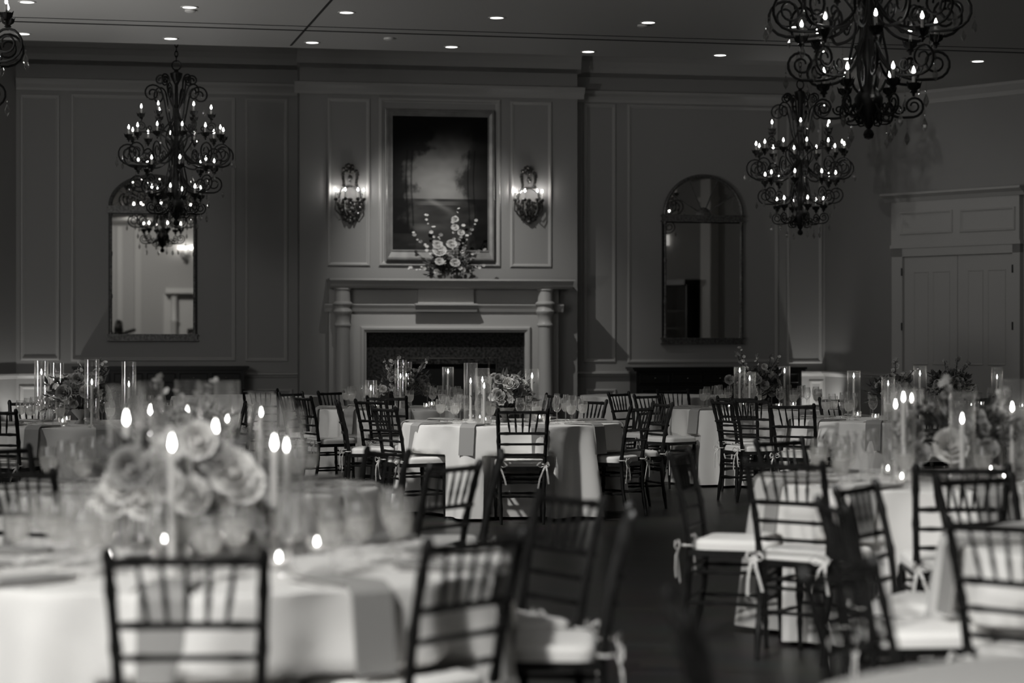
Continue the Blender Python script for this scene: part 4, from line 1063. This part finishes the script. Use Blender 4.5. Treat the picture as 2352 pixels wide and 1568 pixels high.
# ------------------------------------------------------------------ rest of the room, seen in the mirrors
def wall_rear_pt(x): return -8.0-(9.6-x)*3.5/19.0
m = MB()
for x0, x1 in ((1.15, 1.33), (1.62, 1.80), (2.2, 2.42)):
    y = wall_rear_pt((x0+x1)/2); m.box(x0, x1, y-.05, y+.10, 0, 5.0)
ntrim[0] += 1; struct(m.obj('trim_%d' % ntrim[0], M_trim))
fr_ = thing('fireplace', 'pale fireplace with columns seen only in the left mirror reflection', 'fireplace', (4.9, wall_rear_pt(4.9), 0), R_(10.4)+pi)
m = MB(); m.box(-1.7, 1.7, -.85, 0, 2.7, 2.88); m.obj('mantel_shelf', M_mantel, fr_)
m = MB(); m.box(-1.75, -.95, -.3, 0, 0, 2.68); m.box(.95, 1.75, -.3, 0, 0, 2.68); m.box(-.95, .95, -.3, 0, 1.5, 2.68); m.obj('surround_panel', M_mantel, fr_)
for s_ in (-1, 1):
    m = MB(); m.lathe([(.14, 0), (.11, .1), (.105, 1.7), (.14, 1.75), (.14, 1.8), (.11, 1.85), (.11, 2.55), (.14, 2.65), (.14, 2.7)], 20, s_*1.4, -.5); m.obj('column', M_mantel, fr_, smooth=True)
t = thing('wall_sconce', 'candle sconce seen only in the left mirror reflection', 'wall lamp', (3.9, wall_rear_pt(3.9)+.05, 3.75), R_(10.4)+pi)
m = MB()
for i in range(60):
    f = random.random(); m.ball((random.uniform(-.18, .18)*(.3+f), -.08, .4*f), .03, 4)
m.obj('basket', M_sconce, t)
for bx in (-.2, 0, .2):
    m = MB(); m.tube([(bx, -.12, .35), (bx, -.12, .5)], .012, 6); m.obj('candle_sleeve', M_candle, t); m = MB(); m.ball((bx, -.12, .53), .02, 6, 1.5); m.obj('bulb', M_sbulb, t)
# china cabinet and pilaster on the right wall, seen in the right mirror
t = thing('china_cabinet', 'tall dark glazed cabinet seen only in the right mirror reflection', 'cabinet', (9.58, 18.75, 0), -pi/2)
m = MB(); m.box(-.65, .65, -.45, 0, 0, .8); m.box(-.65, -.6, -.4, 0, .8, 2.6); m.box(.6, .65, -.4, 0, .8, 2.6); m.box(-.65, .65, -.03, 0, .8, 2.6); m.box(-.7, .7, -.48, 0, 2.6, 2.72)
for z in (1.2, 1.6, 2.0): m.box(-.6, .6, -.36, 0, z, z+.02)
m.obj('carcass', M_black, t)
m = MB(); m.box(-.6, -.01, -.41, -.40, .82, 2.58); m.box(.01, .6, -.41, -.40, .82, 2.58); m.obj('glass_door', M_cyl, t)
m = MB(); m.box(9.4, 9.62, 19.65, 20.15, 0, 5.0); m.box(9.35, 9.62, 19.6, 20.2, 4.5, 4.6); ntrim[0] += 1; struct(m.obj('trim_%d' % ntrim[0], mat('white_pilaster', .8, .4)))
t = thing('exit_lamp', 'small pale box lamp high on the wall in the right mirror reflection', 'wall lamp', (9.55, 17.6, 3.55), -pi/2)
m = MB(); m.box(-.12, .12, -.1, 0, 0, .25); m.obj('lamp_box', mat('exit_glow', .7, .5, emit=.35), t)

# ------------------------------------------------------------------ the photographer (reflected in the left mirror)
def skin_body(name, verts, edges, radii, mt, parent=None):
    me = bpy.data.meshes.new(name); me.from_pydata(verts, edges, []); o = bpy.data.objects.new(name, me); COL.objects.link(o)
    md = o.modifiers.new('skin', 'SKIN'); md.use_smooth_shade = True
    for i, r in enumerate(radii): me.skin_vertices[0].data[i].radius = r if hasattr(r, '__len__') else (r, r)
    me.skin_vertices[0].data[0].use_root = True
    s2 = o.modifiers.new('sub', 'SUBSURF'); s2.levels = 2; s2.render_levels = 2
    me.materials.append(mt)
    if parent: o.parent = parent
    return o
pr = thing('person', 'person in dark clothes holding a camera, elbow raised, seen in the left mirror', 'person', (0, -.34, 0), 0)
V = [(0, 0, .95), (0, 0, 1.15), (0, 0, 1.32), (0, .01, 1.42), (0, .02, 1.50), (0, .04, 1.60), (0, .03, 1.68),
     (.17, 0, 1.39), (.50, .02, 1.50), (.17, .14, 1.42), (-.17, 0, 1.36), (-.30, .02, 1.12), (-.10, .15, 1.36),
     (.10, 0, .88), (.11, 0, .50), (.11, -.02, .09), (.11, .12, .05), (-.10, 0, .88), (-.11, 0, .50), (-.11, -.02, .09), (-.11, .12, .05)]
E = [(0,1),(1,2),(2,3),(3,4),(4,5),(5,6),(2,7),(7,8),(8,9),(2,10),(10,11),(11,12),(0,13),(13,14),(14,15),(15,16),(0,17),(17,18),(18,19),(19,20)]
RD = [(.14,.10),(.13,.09),(.15,.09),(.06,.05),(.055,.055),(.085,.10),(.07,.08),(.065,.06),(.05,.05),(.035,.035),(.065,.06),(.05,.05),(.035,.035),(.09,.09),(.065,.065),(.045,.045),(.04,.03),(.09,.09),(.065,.065),(.045,.045),(.04,.03)]
skin_body('body', V, E, RD, M_dark, pr)
m = MB(); m.ball((0, .045, 1.63), .092, 12, 1.2); m.ball((0, .135, 1.62), .018, 6); m.ball((-.035, .125, 1.65), .012, 6); m.ball((.035, .125, 1.65), .012, 6); m.tube([(-.025, .125, 1.575), (.025, .125, 1.575)], .007, 6)
for s_ in (-1, 1): m.ball((s_*.092, .04, 1.625), .02, 6, 1.5)
m.obj('face', M_skin, pr, smooth=True)
m = MB(); m.ball((0, .0, 1.67), .115, 12, 1.05)
for k in range(9):
    a = pi+.35*k; m.tube([(.09*cos(a), .09*sin(a)*.8, 1.66), (.11*cos(a), .1*sin(a)*.8, 1.5), (.10*cos(a), .1*sin(a)*.8, 1.36)], [.03, .035, .02], 6)
m.obj('hair', M_hair, pr, smooth=True)
for s_, hx in ((1, .15), (-1, -.09)):
    m = MB(); y = .17; z = 1.40 if s_ == 1 else 1.37
    m.ball((hx-s_*.02, y-.02, z), .035, 8, 1.1)
    for k in range(4): m.tube([(hx-s_*.03, y, z+.03-.02*k), (hx-s_*.065, y+.03, z+.03-.02*k), (hx-s_*.08, y+.0, z+.03-.02*k)], .0085, 6)
    m.tube([(hx, y, z-.02), (hx-s_*.03, y-.04, z-.035), (hx-s_*.055, y-.05, z-.03)], .010, 6)
    m.obj('hand', M_skin, pr, smooth=True)
t = thing('camera', 'black camera held by the person seen in the left mirror', 'camera', (0, -.16, 1.40), 0)
m = MB(); m.box(-.07, .07, -.035, .03, -.05, .05); m.box(-.025, .025, -.03, .02, .05, .075); m.obj('camera_body', M_black, t)
m = MB(); m.lathe([(.03, 0), (.036, .03), (.034, .06), (.034, .07), (.030, .07), (.028, .05)], 20, M=Matrix.Translation((0, .03, 0)) @ Matrix.Rotation(-pi/2, 4, 'X')); m.obj('lens', M_black, t)
